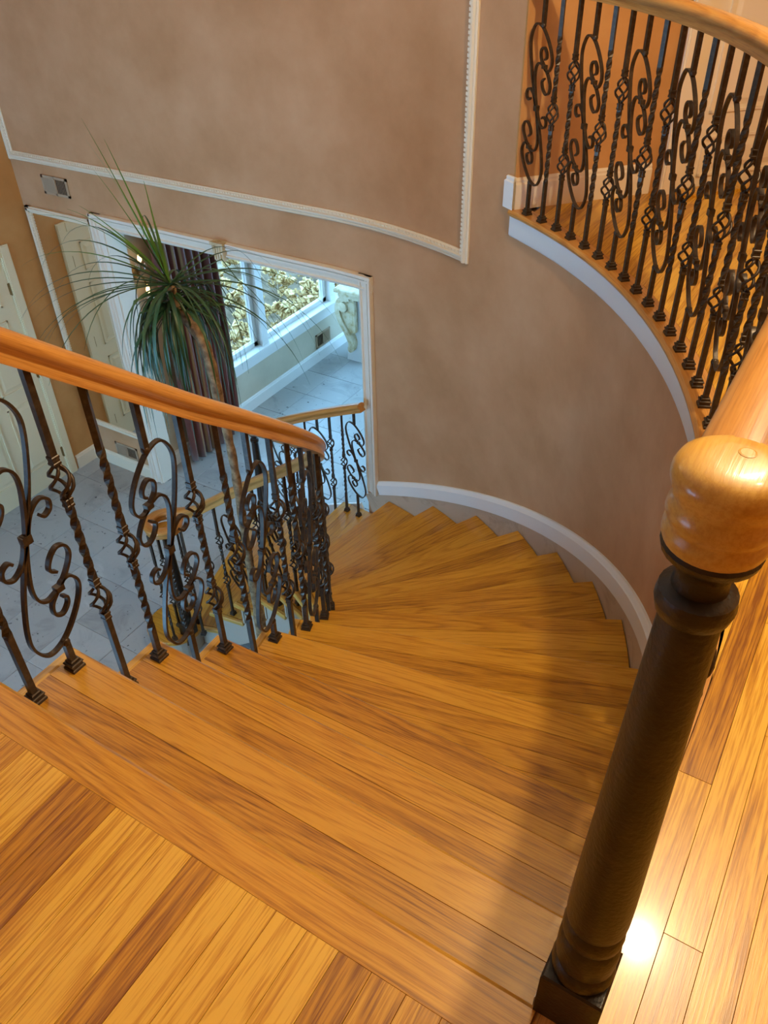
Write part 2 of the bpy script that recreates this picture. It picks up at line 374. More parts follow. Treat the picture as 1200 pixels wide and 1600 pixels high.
# ---------------- upper floor: slab, oak planks, nosings
slab = [(0.6, -0.66), (2.83, -0.66), (2.81, 0)] + arc(2.81, 0, AEND, 30)[1:] + [tuple(P0 - N0 * 0.14), tuple(PE - N0 * 0.14), (4.4, PE.y), (4.4, -3.0), (0.6, -3.0)]
uf = struct(obj('floor_upper', None, None, (2.8, -1.5, 0)))
mb = MB(); mb.slab(slab, -0.26, -0.018); obj('subfloor', mb.me('subfloor', 'subfloor'), uf)
PWD = 0.0575
def curve_y(x):                       # back edge of the landing / balcony nosing
    if x < 2.86:
        return math.sqrt(max(2.857 ** 2 - x * x, 0))
    return None
def wall_y(x): return P0.y + (x - P0.x) * D0.y / D0.x
def plank(x0, x1, ya0, ya1, yb0, yb1):
    cx, cy = (x0 + x1) / 2, (ya0 + yb0) / 2; g_ = 0.0003
    mb = MB(); mb.slab([(x0 - cx + g_, ya0 - cy + g_), (x1 - cx - g_, ya1 - cy + g_), (x1 - cx - g_, yb1 - cy - g_), (x0 - cx + g_, yb0 - cy - g_)], -0.016, 0.0, 0.0004)
    obj('plank', mb.me('plank', 'plank'), uf, (cx, cy, 0))
def fill(x0, x1, a0, a1, b0, b1):
    """cut a strip between its two (slanting) ends into random lengths"""
    lo = max(a0, a1); hi = min(b0, b1); cuts = []
    y = lo + random.uniform(0.25, 0.9)
    while y < hi - 0.25:
        cuts.append(y); y += random.uniform(0.55, 1.25)
    pa = (a0, a1)
    for c_ in cuts:
        plank(x0, x1, *pa, c_, c_); pa = (c_, c_)
    plank(x0, x1, *pa, b0, b1)
x = 2.857 - 38 * PWD
while x < 3.85:
    x0, x1 = x, x + PWD; x = x1
    if x1 <= 2.8575:
        fill(x0, x1, -2.3, -2.3, -0.722, -0.722)
        if x0 > 1.42:
            xa = min(x1, 2.856)
            fill(x0, x1, curve_y(x0), curve_y(xa), wall_y(x0), wall_y(x1))
    else:
        fill(x0, x1, -2.3, -2.3, wall_y(x0) if x1 < 3.5 else 3.8, wall_y(x1) if x1 < 3.5 else 3.8)
mb = MB(); mb.slab([(0.61, -0.722), (0.61, -0.64), (2.793, -0.64), (2.793, -0.722)], -0.028, 0.0, 0.0005, (-0.64, 0.008))
o = obj('landing_nosing', mb.me('landing_nosing', 'tread'), uf)
# curved nosing of the balcony, in segments
nos = [(0.0, 0.0), (0.080, 0.0), (0.084, -0.004), (0.090, -0.012), (0.088, -0.022), (0.080, -0.028), (0.0, -0.028)]
def nosing_piece(path, scale=None):
    mb = MB(); mb.sweep([(p[0], p[1], 0) for p in path], [(-a, b_) for a, b_ in nos], scale=scale); return obj('nosing_segment', mb.me('nosing_segment', 'rail', uv=True), uf)
nosing_piece([(2.856, -0.722), (2.856, -0.4), (2.856, -0.15), (2.856, 0.0)], [0.69, 0.72, 0.85, 1.0])
a = 0.0
while a < AEND - 1: 
    a2 = min(a + 15.15, AEND); nosing_piece(arc(2.856, a, a2, 8)); a = a2
# white fascia below the nosing
def band(name, path, prof, mat, parent=None, smooth=True):
    mb = MB(); mb.sweep(path, prof); o = obj(name, mb.me(name, mat), parent)
    return auto_smooth(o, 35)
fas = [(-0.002, -0.03), (-0.018, -0.03), (-0.018, -0.115), (-0.012, -0.125), (-0.002, -0.13)]
struct(band('trim_1', [(RW, -0.62, 0), (RW, -0.3, 0)] + [(*p, 0) for p in arc(RW, 0, AEND, 40)], fas, 'white'))
# ---------------- marble skirt + white baseboard climbing the round wall (follow the stair)
def wallpath(dz, t0, t1, n, rad=RW):
    out = []
    for i in range(n + 1):
        t = t0 + (t1 - t0) * i / n; x, y = spt(t, rad); out.append((x, y, -RISE * t + dz))
    return out
tEnd = 3 + (aR - 1.6 - 2.6) / 8.755
mb = MB(); mb.sweep(wallpath(0, 0.7, tEnd + 0.28, 60), [(-0.001, 0.055), (-0.016, 0.055), (-0.016, -0.34), (-0.001, -0.34)])
sk = auto_smooth(obj('trim_2', mb.me('trim_2', 'skirt')), 35); struct(sk)
bprof = [(-0.001, 0.05), (-0.024, 0.05), (-0.024, 0.125), (-0.018, 0.132), (-0.016, 0.142), (-0.010, 0.150), (-0.001, 0.152)]
mb = MB(); mb.sweep(wallpath(0, 0.7, tEnd - 0.04, 60), bprof)
struct(auto_smooth(obj('baseboard_stair', mb.me('baseboard_stair', 'white')), 35))
# baseboards on level floors
base = [(0.0, 0.0), (0.018, 0.0), (0.018, 0.11), (0.012, 0.118), (0.012, 0.128), (0.006, 0.136), (0.0, 0.138)]
def baseboard(name, path, z, mat, sgn=1):
    struct(band(name, [(p[0], p[1], z) for p in path], [(a * sgn, b_) for a, b_ in base], mat))
q = arc(RW, AEND + 1.6, AEND, 2)
baseboard('baseboard_balcony', [tuple(P0), tuple(P0 + D0 * 0.70)], 0.0, 'creamtrim', 1)
mb = MB(); mb.slab([tuple(P0 + D0 * 0.0 + N0 * 0.0), tuple(P0 + N0 * 0.022 - D0 * 0.015), tuple(Vector(arc(RW - 0.02, AEND + 1.2, AEND + 1.2, 1)[0])), tuple(Vector(arc(RW - 0.0, AEND + 1.2, AEND + 1.2, 1)[0]))], 0.0, 0.125, 0.006)
mb.slab([tuple(P0 + D0 * 0.01), tuple(P0 + N0 * 0.012 - D0 * 0.01), tuple(Vector(arc(RW - 0.012, AEND + 1.1, AEND + 1.1, 1)[0])), tuple(Vector(arc(RW, AEND + 1.1, AEND + 1.1, 1)[0]))], 0.12, 0.142, 0.004)
struct(obj('baseboard_corner', mb.me('baseboard_corner', 'white')))
baseboard('baseboard_foyer', [(-2.80, RW), (-2.065, RW)], ZG, 'creamtrim', 1)
baseboard('baseboard_left', [(-2.80, 2.575), (-2.80, RW)], ZG, 'creamtrim', 1)
# ---------------- panel moulding on the big wall, with a row of beads
mprof = [(0, -0.030), (0.010, -0.030), (0.016, -0.022), (0.012, -0.014), (0.022, -0.006), (0.024, 0.004), (0.014, 0.010), (0.014, 0.022), (0.008, 0.030), (0, 0.030)]
aP = 67.7
mb = MB()
bot = [(RW * math.cos(math.radians(a)), RW * math.sin(math.radians(a)), -0.335) for a in [aP + i * (90 - aP) / 10 for i in range(11)]] + [(-1.4, RW, -0.335), (-2.77, RW, -0.335)]
ups = [(0, 0, 1)] * len(bot)
mb.sweep(bot, [(-a, b_) for a, b_ in mprof])
nrm = Vector((-math.cos(math.radians(aP)), -math.sin(math.radians(aP)), 0)); tg = Vector((-math.sin(math.radians(aP)), math.cos(math.radians(aP)), 0))
px = RW * math.cos(math.radians(aP)); py = RW * math.sin(math.radians(aP))
mb.sweep([(px, py, -0.365), (px, py, 2.3)], mprof, side=[nrm] * 2, ups=[tg] * 2)
mb.sweep([(-2.77, RW, -0.365), (-2.77, RW, 2.3)], mprof, side=[Vector((0, -1, 0))] * 2, ups=[Vector((1, 0, 0))] * 2)
tr = struct(auto_smooth(obj('trim_3', mb.me('trim_3', 'creamtrim')), 40))
mb = MB()
def beadrow(mb, path, off):
    P = [Vector(p) for p in path]
    for i in range(len(P) - 1):
        seg = P[i + 1] - P[i]; n = max(1, int(seg.length / 0.022)); t = seg.normalized()
        nn = off[i] if isinstance(off, list) else off
        for k in range(n):
            c_ = P[i] + seg * ((k + 0.5) / n) + nn
            M_ = Matrix.Translation(c_) @ t.to_track_quat('X', 'Z').to_matrix().to_4x4()
            mb.box(-0.007, 0.007, -0.005, 0.005, -0.006, 0.006, M_)
beadrow(mb, bot, [Vector((-p[0], -p[1], 0)).normalized() * 0.014 + Vector((0, 0, 0.017)) if p[0] > 0 else Vector((0, -0.014, 0.017)) for p in bot])
beadrow(mb, [(px, py, -0.335), (px, py, 1.2)], nrm * 0.014 + tg * 0.017)
beadrow(mb, [(-2.77, RW, -0.335), (-2.77, RW, 0.6)], Vector((0.017, -0.014, 0)))
o = obj('bead_row', mb.me('bead_row', 'creamtrim'), tr); o['kind'] = 'stuff'
# ---------------- casing of the wide opening
cprof = [(0, 0.0), (0.014, 0.0), (0.020, 0.008), (0.020, 0.014), (0.008, 0.020), (0.014, 0.036), (0.014, 0.048), (0.026, 0.054), (0.026, 0.066), (0.018, 0.070), (0.036, 0.080), (0.036, 0.096), (0.022, 0.100), (0.0, 0.100)]
mb = MB()
hp = [(*p, OPZ) for p in arc(RW, aR - 2.1, 90, 8)] + [(-1.0, RW, OPZ), (OPX0 - 0.10, RW, OPZ)]
mb.sweep(hp, [(-a, b_) for a, b_ in cprof])
nr = Vector((-math.cos(math.radians(aR)), -math.sin(math.radians(aR)), 0)); tr_ = Vector((math.sin(math.radians(aR)), -math.cos(math.radians(aR)), 0))
qx, qy = arc(RW, aR, aR, 1)[0]
mb.sweep([(qx, qy, -2.28), (qx, qy, OPZ + 0.10)], cprof, side=[nr] * 2, ups=[tr_] * 2)
mb.sweep([(OPX0, RW, ZG), (OPX0, RW, OPZ + 0.10)], cprof, side=[Vector((0, -1, 0))] * 2, ups=[Vector((-1, 0, 0))] * 2)
# jamb linings
mb.box(OPX0 - 0.006, OPX0 + 0.012, RW - 0.004, RW + WT + 0.02, ZG, OPZ)
mb.box(OPX0, OPX1, RW + 0.002, RW + WT + 0.02, OPZ - 0.012, OPZ + 0.002)
cs = struct(auto_smooth(obj('trim_4', mb.me('trim_4', 'casing')), 40))
mb = MB(); mb.box(-0.055, 0.055, -0.060, 0.0, 0.085, 0.105); mb.box(-0.045, 0.045, -0.052, 0.0, 0.03, 0.087); mb.box(-0.036, 0.036, -0.044, 0.0, -0.02, 0.032)
for i in range(3): mb.box(-0.028 + i * 0.02, -0.014 + i * 0.02, -0.058, -0.04, -0.01, 0.08)
obj('keystone', mb.me('keystone', 'gilt'), cs, (-0.82, RW, OPZ))
# ================================================================== STAIRCASE
st = thing('staircase', 'curved oak staircase winding down to the marble floor', 'staircase', (2.17, -0.6, ZG))
TH = 0.028
def clip_half(poly, a, b_, c_):
    out = []
    for i in range(len(poly)):
        p, q = poly[i], poly[(i + 1) % len(poly)]; dp = a * p[0] + b_ * p[1] - c_; dq = a * q[0] + b_ * q[1] - c_
        if dp <= 0: out.append(p)
        if dp * dq < 0:
            t = dp / (dp - dq); out.append((p[0] + (q[0] - p[0]) * t, p[1] + (q[1] - p[1]) * t))
    return out
RO = 2.781
for k in range(1, N):
    # local frame: x outwards along the nosing, y backwards (uphill)
    if k <= 2:
        px_, py_ = 0.0, spt(k, 2.0)[1]; rot = 0.0
        back = [(RI, 0.236 + 0.028), (RO, 0.236 + 0.028)]
    elif k == 3:
        px_, py_, rot = 0.0, 0.0, ang(3); yb = -(spt(2, 2)[1]); back = [(RI, 0.22 + RI * 0.028 + 0.03), (RO, 0.17 + RO * 0.028 + 0.03)]
        back = []
        for x_ in (RI, RO):
            # the straight nosing of tread 2 seen in this frame
            yw = spt(2, x_)[1] - 0.028
            back.append((x_ * math.cos(rot) + yw * math.sin(rot), -(-x_ * math.sin(rot) + yw * math.cos(rot))))
    else:
        px_, py_, rot = 0.0, 0.0, ang(k); d_ = math.radians(8.755)
        back = [(RI * math.cos(d_), RI * math.sin(d_) + 0.028), (RO * math.cos(d_), RO * math.sin(d_) + 0.028)]
    z = -RISE * k
    random.seed(100 + k)
    widths = [0.085 + random.uniform(-0.01, 0.015)]
    while sum(widths) < 0.50: widths.append(random.choice((0.075, 0.095, 0.12)) + random.uniform(-0.008, 0.008))
    y = 0.0; parent = None
    (bx0, by0), (bx1, by1) = back
    for j, wd in enumerate(widths):
        y0, y1 = y, y + wd; y = y1
        if y0 > max(by0, by1): break
        def xe(yy): return math.sqrt(RO * RO - yy * yy) if k > 2 else RO
        poly = [(RI, y0), (xe(y0), y0), (xe(y1), y1), (RI, y1)]
        # keep the part in front of the back line
        dx, dy = bx1 - bx0, by1 - by0
        poly = clip_half(poly, -dy, dx, -dy * bx0 + dx * by0)
        if len(poly) < 3: break
        g_ = 0.0004
        pl = [(p[0], -p[1]) for p in poly]
        cx = sum(p[0] for p in pl) / len(pl); cy = sum(p[1] for p in pl) / len(pl)
        pl = [(p[0] - cx, p[1] - cy + (g_ if p[1] < cy else -g_)) for p in pl]
        mb = MB(); fy = -cy + (g_ if 0 < cy else -g_)
        mb.slab(pl, -TH, 0.0, 0.0005, (fy, 0.007) if j == 0 else None)
        ca, sa = math.cos(rot), math.sin(rot)
        wx, wy = (px_ + cx * ca - cy * sa, py_ + cx * sa + cy * ca)
        if j == 0:
            parent = obj('tread', mb.me('tread', 'tread'), st, (wx, wy, z), rot)
        else:
            obj('board', mb.me('board', 'tread'), parent, (wx, wy, z), rot)
    # mitred return nosing at the open end
    mb = MB(); ylen = max(by0, 0.15)
    mb.slab([(RI - 0.030, 0.0), (RI - 0.001, 0.0), (RI - 0.001, -ylen), (RI - 0.030, -ylen)], -TH, 0.0, 0.006)
    cx, cy = RI - 0.015, -ylen / 2
    me = mb.me('return_nosing', 'railblock')
    o = obj('return_nosing', me, parent, (px_, py_, z), rot)
    # riser below this tread
    mb = MB(); zlo = -RISE if k < N - 1 else ZG - z
    mb.box(RI, RO - 0.005 if k > 2 else RO, -0.045, -0.030, zlo, -TH)
    obj('riser', mb.me('riser', 'riser'), st, (px_, py_, z), rot)
# landing riser
mb = MB(); mb.box(RI, RO, -0.685, -0.670, -RISE, -TH); obj('riser', mb.me('riser', 'riser'), st)
# open stringer (saw-tooth) and soffit
mb = MB(); RS = RI + 0.008
for k in range(1, N):
    for i in range(3):
        t0 = k - 1 + i / 3 - 0.12; t1 = k - 1 + (i + 1) / 3 - 0.12
        for rr in (RS,):
            p0, p1 = spt(t0, rr), spt(t1, rr); q0, q1 = spt(t0, rr + 0.03), spt(t1, rr + 0.03)
            zt = -RISE * k - TH; b0_ = max(ZG, -RISE * t0 - 0.42); b1_ = max(ZG, -RISE * t1 - 0.42)
            mb.add([(*p0, b0_), (*p1, b1_), (*p1, zt), (*p0, zt), (*q0, b0_), (*q1, b1_), (*q1, zt), (*q0, zt)], [(0, 1, 2, 3), (5, 4, 7, 6), (0, 4, 5, 1), (3, 2, 6, 7), (0, 3, 7, 4), (1, 5, 6, 2)])
obj('stringer', mb.me('stringer', 'riser'), st)
mb = MB(); vs = []; fs = []
for i in range(61):
    t = 0.0 + 14.0 * i / 60; z = max(ZG + 0.0, -RISE * t - 0.40)
    vs += [(*spt(t, RS + 0.02), z), (*spt(t, 2.78), z)]
    if i: fs.append((2 * i - 2, 2 * i - 1, 2 * i + 1, 2 * i))
mb.add(vs, fs); obj('soffit', mb.me('soffit', 'white'), st)
# outer closed stringer where the wall gives way to the opening
mb = MB()
mb.sweep([(*spt(t, 2.79), -RISE * t) for t in [tEnd + 0.5 + (N - 0.8 - tEnd - 0.5) * i / 20 for i in range(21)]], [(0, -0.03), (0.02, -0.03), (0.02, -0.30), (0, -0.30)])
obj('outer_stringer', mb.me('outer_stringer', 'white'), st)
# curtail end of the bottom step, under the volute
VC = (-0.50, 1.44)
mb = MB(); mb.slab([(VC[0] + 0.20 * math.cos(2 * math.pi * i / 28), VC[1] + 0.20 * math.sin(2 * math.pi * i / 28)) for i in range(28)], -RISE * 15 - TH, -RISE * 15 - 0.0005, 0.006)
obj('curtail_step', mb.me('curtail_step', 'tread'), st)
mb = MB(); mb.slab([(VC[0] + 0.175 * math.cos(2 * math.pi * i / 28), VC[1] + 0.175 * math.sin(2 * math.pi * i / 28)) for i in range(28)], ZG, -RISE * 15 - TH)
obj('curtail_riser', mb.me('curtail_riser', 'riser'), st)
# ================================================================== BALUSTRADES
BW = 0.0074                                   # half width of a square bar
def bar_mesh(mb, z0, z1, twists=()):
    """square bar; twists = [(za, zb, turns)]"""
    zs = [z0]
    for a, b_, t in twists:
        n = int(abs(t) * 14); zs += [a + (b_ - a) * i / n for i in range(n + 1)]
    zs.append(z1); vs = []; fs = []
    def angle(z):
        s_ = 0
        for a, b_, t in twists:
            s_ += t * 2 * math.pi * min(max((z - a) / (b_ - a), 0), 1)
        return s_
    for z in zs:
        an = angle(z) + math.pi / 4
        for j in range(4):
            vs.append((BW * 1.414 * math.cos(an + j * math.pi / 2), BW * 1.414 * math.sin(an + j * math.pi / 2), z))
    for i in range(len(zs) - 1):
        for j in range(4):
            j2 = (j + 1) % 4; fs.append((i * 4 + j, i * 4 + j2, i * 4 + 4 + j2, i * 4 + 4 + j))
    fs.append((3, 2, 1, 0)); n = len(zs) - 1; fs.append((n * 4, n * 4 + 1, n * 4 + 2, n * 4 + 3))
    mb.add(vs, fs)
CACHE = {}
def cached(key, fn):
    if key not in CACHE: CACHE[key] = fn()
    return CACHE[key]
def shoe_me():
    mb = MB()
    for hw, z0, z1 in ((0.0175, 0, 0.009), (0.0145, 0.009, 0.017), (0.0165, 0.017, 0.022), (0.0115, 0.022, 0.030)):
        mb.slab([(-hw, -hw), (hw, -hw), (hw, hw), (-hw, hw)], z0, z1, 0.002)
    return mb.me('shoe', 'iron')
def collar_me():
    mb = MB()
    for hw, z0, z1 in ((0.0095, -0.011, -0.004), (0.0085, -0.004, 0.004), (0.0095, 0.004, 0.011)):
        mb.slab([(-hw, -hw), (hw, -hw), (hw, hw), (-hw, hw)], z0, z1, 0.0015)
    return mb.me('collar', 'iron')
def knuckle_me():
    mb = MB(); mb.lathe([(0.004, -0.011), (0.0095, -0.007), (0.0115, 0), (0.0095, 0.007), (0.004, 0.011)], 10)
    return mb.me('knuckle', 'iron', True)
def basket_me():
    mb = MB(); h_ = 0.078
    for q in range(4):
        pth = []
        for i in range(15):
            t = i / 14; rr = 0.0055 + 0.0195 * math.sin(math.pi * t) ** 0.9; an = q * math.pi / 2 + math.pi * 0.95 * t
            pth.append((rr * math.cos(an), rr * math.sin(an), (t - 0.5) * h_))
        mb.sweep(pth, [(0.0032, -0.0032), (0.0032, 0.0032), (-0.0032, 0.0032), (-0.0032, -0.0032)], ups=[(0.3, 0.2, 1)] * 15)
    mb.box(-0.006, 0.006, -0.006, 0.006, -0.045, -0.036); mb.box(-0.006, 0.006, -0.006, 0.006, 0.036, 0.045)
    return mb.me('basket', 'iron', True)
SA = [(0, 0), (-0.020, -0.045), (-0.050, -0.125), (-0.073, -0.215), (-0.072, -0.265), (-0.045, -0.305), (0, -0.295), (0.045, -0.250), (0.072, -0.205), (0.077, -0.172), (0.061, -0.147), (0.040, -0.149), (0.030, -0.160), (0.004, -0.186), (0.0, -0.215), (0.018, -0.228), (0.037, -0.212), (0.040, -0.193), (0.030, -0.185)]
SB = [(0, 0), (-0.016, -0.055), (-0.028, -0.115), (-0.024, -0.152), (-0.006, -0.170), (0.016, -0.166), (0.030, -0.160), (0.058, -0.133), (0.079, -0.098), (0.075, -0.070), (0.055, -0.061), (0.033, -0.078), (0.023, -0.103), (0.038, -0.118)]
SC_ = [(0.004, -0.012), (0.012, 0.020), (0.030, 0.052), (0.055, 0.068), (0.074, 0.056), (0.072, 0.034), (0.056, 0.024), (0.046, 0.032)]
def scroll_me():
    mb = MB(); hw, ht = 0.0062, 0.0032
    for sg in (1, -1):
        for cur in (SA, SB, SC_):
            pts = catmull([(a * sg, 0, b_ * sg) for a, b_ in cur], 6)
            mb.sweep(pts, [(hw, -ht), (hw, ht), (-hw, ht), (-hw, -ht)], side=[Vector((0, 1, 0))] * len(pts),
                     ups=[Vector((0, 1, 0)).cross((pts[min(i + 1, len(pts) - 1)] - pts[max(i - 1, 0)]).normalized()) for i in range(len(pts))])
        mb.box(0.030 * sg - 0.010, 0.030 * sg + 0.010, -0.0085, 0.0085, -0.160 * sg - 0.007, -0.160 * sg + 0.007)
    mb.box(-0.011, 0.011, -0.0085, 0.0085, -0.010, 0.010)
    o_ = mb.me('scroll', 'iron', False)
    return o_
SHOE, COLLAR, KNUCKLE, BASKET, SCROLL = shoe_me(), collar_me(), knuckle_me(), basket_me(), scroll_me()
def baluster(kind, parent, x, y, zb, ztop, zc, rz):
    """zc: height of the ornament's centre above the base; rz: plan angle of the rail direction"""
    L = round(ztop - zb, 3); zc = round(zc, 3)
    if kind == 'scroll': bars = [(0.0, zc - 0.300, ()), (zc + 0.300, L, ())]
    elif kind == 'double': bars = [(0.0, zc - 0.213, ()), (zc - 0.127, zc + 0.127, ((zc - 0.10, zc + 0.10, 1.35),)), (zc + 0.213, L, ())]
    else: bars = [(0.0, zc - 0.043, ((zc - 0.28, zc - 0.08, 1.35),)), (zc + 0.043, L, ((zc + 0.08, zc + 0.28, 1.35),))]
    def build(j):
        mb = MB(); bar_mesh(mb, *bars[j]); return mb.me('baluster' if j == 0 else 'bar', 'iron')
    o = obj('baluster', cached((kind, L, zc, 0), lambda: build(0)), parent, (x, y, zb), rz)
    for j in range(1, len(bars)): obj('bar', cached((kind, L, zc, j), lambda: build(j)), o, (0, 0, 0), 0.0, inv=False)
    def sub(nm, me, z): obj(nm, me, o, (0, 0, z), 0.0, inv=False)
    sub('shoe', SHOE, 0.0)
    if kind == 'scroll':
        sub('scroll', SCROLL, zc); sub('knuckle', KNUCKLE, zc + 0.303); sub('knuckle', KNUCKLE, zc - 0.303)
    elif kind == 'double':
        for s_ in (-1, 1):
            sub('basket', BASKET, zc + s_ * 0.17); sub('collar', COLLAR, zc + s_ * 0.17 - 0.054); sub('collar', COLLAR, zc + s_ * 0.17 + 0.054)
    else:
        sub('basket', BASKET, zc); sub('collar', COLLAR, zc - 0.054); sub('collar', COLLAR, zc + 0.054)
    return o
RAILP = [(0.024, -0.030), (0.026, -0.020), (0.021, -0.012), (0.024, -0.004), (0.032, 0.003), (0.034, 0.012), (0.031, 0.021), (0.022, 0.028), (0.009, 0.032), (-0.009, 0.032), (-0.022, 0.028), (-0.031, 0.021), (-0.034, 0.012), (-0.032, 0.003), (-0.024, -0.004), (-0.021, -0.012), (-0.026, -0.020), (-0.024, -0.030)]
KIND = ('scroll', 'double', 'single')
# ---- stair railing round the open well
RR = 1.578; DZ = 0.825
sr = thing('stair_railing', 'oak handrail on bronzed iron balusters round the open stairwell, ending in a volute', 'railing', (VC[0], VC[1], -RISE * 15))
path = [tuple(p) for p in catmull([(0.62, -0.69, 0.905), (1.0, -0.69, 0.905), (1.36, -0.69, 0.905), (1.50, -0.683, 0.902), (1.555, -0.65, 0.885), (RR - 0.002, -0.60, 0.83), (*spt(0.30, RR), -RISE * 0.30 + DZ)], 5)][:-1]
for i in range(111):
    t = 0.35 + (13.80 - 0.35) * i / 110; x, y = spt(t, RR); path.append((x, y, -RISE * t + DZ))
# volute: the rail levels out and curls to the left
x, y = spt(13.80, RR); x2, y2 = spt(13.75, RR); hd = math.atan2(y - y2, x - x2); zz = -RISE * 13.80 + DZ; sl = -RISE / (8.755 * math.pi / 180 * RR)
seg = 0.012; n = 0; turn = 0
while turn < 2 * math.pi * 1.03:
    s_ = n * seg; rad = RR - s_ * 6.0 if s_ < 0.24 else max(0.100 - (s_ - 0.24) * 0.03, 0.05)
    dth = seg / max(rad, 0.045); hd += dth; turn += dth; x += seg * math.cos(hd); y += seg * math.sin(hd)
    sl = sl * 0.92 + (0.006 if 0.15 < s_ < 0.35 else 0); zz += seg * sl; path.append((x, y, zz)); n += 1
vol = path[-42:]; VX = sum(p[0] for p in vol) / 42; VY = sum(p[1] for p in vol) / 42; VZ = zz
mb = MB(); mb.sweep(path, RAILP); hr = auto_smooth(obj('handrail', mb.me('handrail', 'rail', uv=True), sr), 60)
mb = MB(); mb.lathe([(0.05, -0.032), (0.068, -0.030), (0.070, -0.024), (0.05, -0.020)], 20); auto_smooth(obj('volute_cap', mb.me('volute_cap', 'railblock'), hr, (VX, VY, VZ)), 50)
i = 0
for k in range(1, N):
    for off in (0.66, 0.17):
        t = k - off
        if t > 14.1: continue
        x, y = spt(t, RR); xa, ya = spt(t - 0.05, RR); xb, yb = spt(t + 0.05, RR); rz = math.atan2(yb - ya, xb - xa)
        line = -RISE * t; zb = -RISE * k
        baluster(KIND[(i + 2) % 3], sr, x, y, zb, line + DZ - 0.028, line + 0.358 - zb, rz); i += 1
i = 0; x = 1.44
while x > 0.66:
    baluster(KIND[(1, 0, 2)[i % 3]], sr, x, -0.69, 0.0, 0.877, 0.445, 0.0); i += 1; x -= 0.115
def newel(parent, x, y, z0, h_, kids=True):
    """patinated iron newel: square block, turned rings, round shaft, neck ring"""
    mb = MB(); b_ = 0.110
    pr = [(0.033, b_ + 0.132), (0.0365, b_ + 0.136), (0.038, b_ + 0.148), (0.0375, b_ + 0.20), (0.0325, h_ * 0.6), (0.0258, h_ - 0.085), (0.0250, h_ - 0.072)]
    mb.lathe(pr, 28); o = auto_smooth(obj('newel_post', mb.me('newel_post', 'newel'), parent, (x, y, z0)), 45)
    mb = MB(); hw = 0.042; mb.slab([(-hw, -hw), (hw, -hw), (hw, hw), (-hw, hw)], 0, b_, 0.003); obj('base_block', mb.me('base_block', 'newel'), o, (0, 0, 0), 0, inv=False)
    for nm, prof in (('lower_ring', [(0.034, b_), (0.0405, b_ + 0.004), (0.0415, b_ + 0.014), (0.0385, b_ + 0.024), (0.035, b_ + 0.028)]),
                     ('turned_bulb', [(0.035, b_ + 0.028), (0.0385, b_ + 0.036), (0.0395, b_ + 0.062), (0.0385, b_ + 0.088), (0.034, b_ + 0.096)]),
                     ('upper_ring', [(0.034, b_ + 0.096), (0.0378, b_ + 0.102), (0.0385, b_ + 0.114), (0.0365, b_ + 0.126), (0.032, b_ + 0.134)]),
                     ('neck_ring', [(0.024, h_ - 0.078), (0.030, h_ - 0.073), (0.0325, h_ - 0.062), (0.031, h_ - 0.051), (0.024, h_ - 0.046)]),
                     ('neck', [(0.0225, h_ - 0.050), (0.0215, h_ - 0.035), (0.0235, h_ - 0.022), (0.031, h_ - 0.014), (0.037, h_ - 0.010), (0.0385, h_ - 0.004), (0.036, h_)])):
        mb = MB(); mb.lathe(prof, 24); auto_smooth(obj(nm, mb.me(nm, 'newel'), o, (0, 0, 0), 0, inv=False), 45)
    return o
newel(sr, VX, VY, -RISE * 15, VZ + RISE * 15 - 0.028)
for a in (0.4, 1.7, 3.0, 4.3, 5.5):
    bx_, by_ = VX + 0.105 * math.cos(a), VY + 0.105 * math.sin(a)
    baluster('double' if a in (0.4, 3.0) else 'single', sr, bx_, by_, -RISE * 15, VZ - 0.028, 0.42, a + 1.57)
# ---- lower outer railing in the wide opening
lr = thing('lower_stair_railing', 'short oak-capped iron railing on the lowest steps in front of the blue-lit room', 'railing', (*spt(14.6, 2.70), -RISE * 15))
RL = 2.705; t0 = tEnd + 0.18; path = []
for i in range(31):
    t = t0 + (14.62 - t0) * i / 30; x, y = spt(t, RL); path.append((x, y, -RISE * t + DZ))
mb = MB(); mb.sweep(path, RAILP); auto_smooth(obj('handrail', mb.me('handrail', 'rail', uv=True), lr), 60)
x, y = spt(14.62, RL); zt = -RISE * 14.62 + DZ
nw = newel(lr, x, y, -RISE * 15, zt + RISE * 15 - 0.038)
mb = MB(); mb.lathe([(0.036, -0.04), (0.044, -0.03), (0.046, 0.0), (0.052, 0.01), (0.050, 0.03), (0.036, 0.038)], 24); auto_smooth(obj('cap', mb.me('cap', 'railblock'), nw, (x, y, zt)), 50)
i = 0; t = 12.52
while t < 14.5:
    k = math.ceil(t); x, y = spt(t, RL); xa, ya = spt(t - 0.05, RL); xb, yb = spt(t + 0.05, RL); rz = math.atan2(yb - ya, xb - xa)
    baluster(KIND[(0, 2, 1)[i % 3]] if True else '', lr, x, y, -RISE * k, -RISE * t + DZ - 0.028, -RISE * t + 0.40 + RISE * k, rz); i += 1; t += 0.26
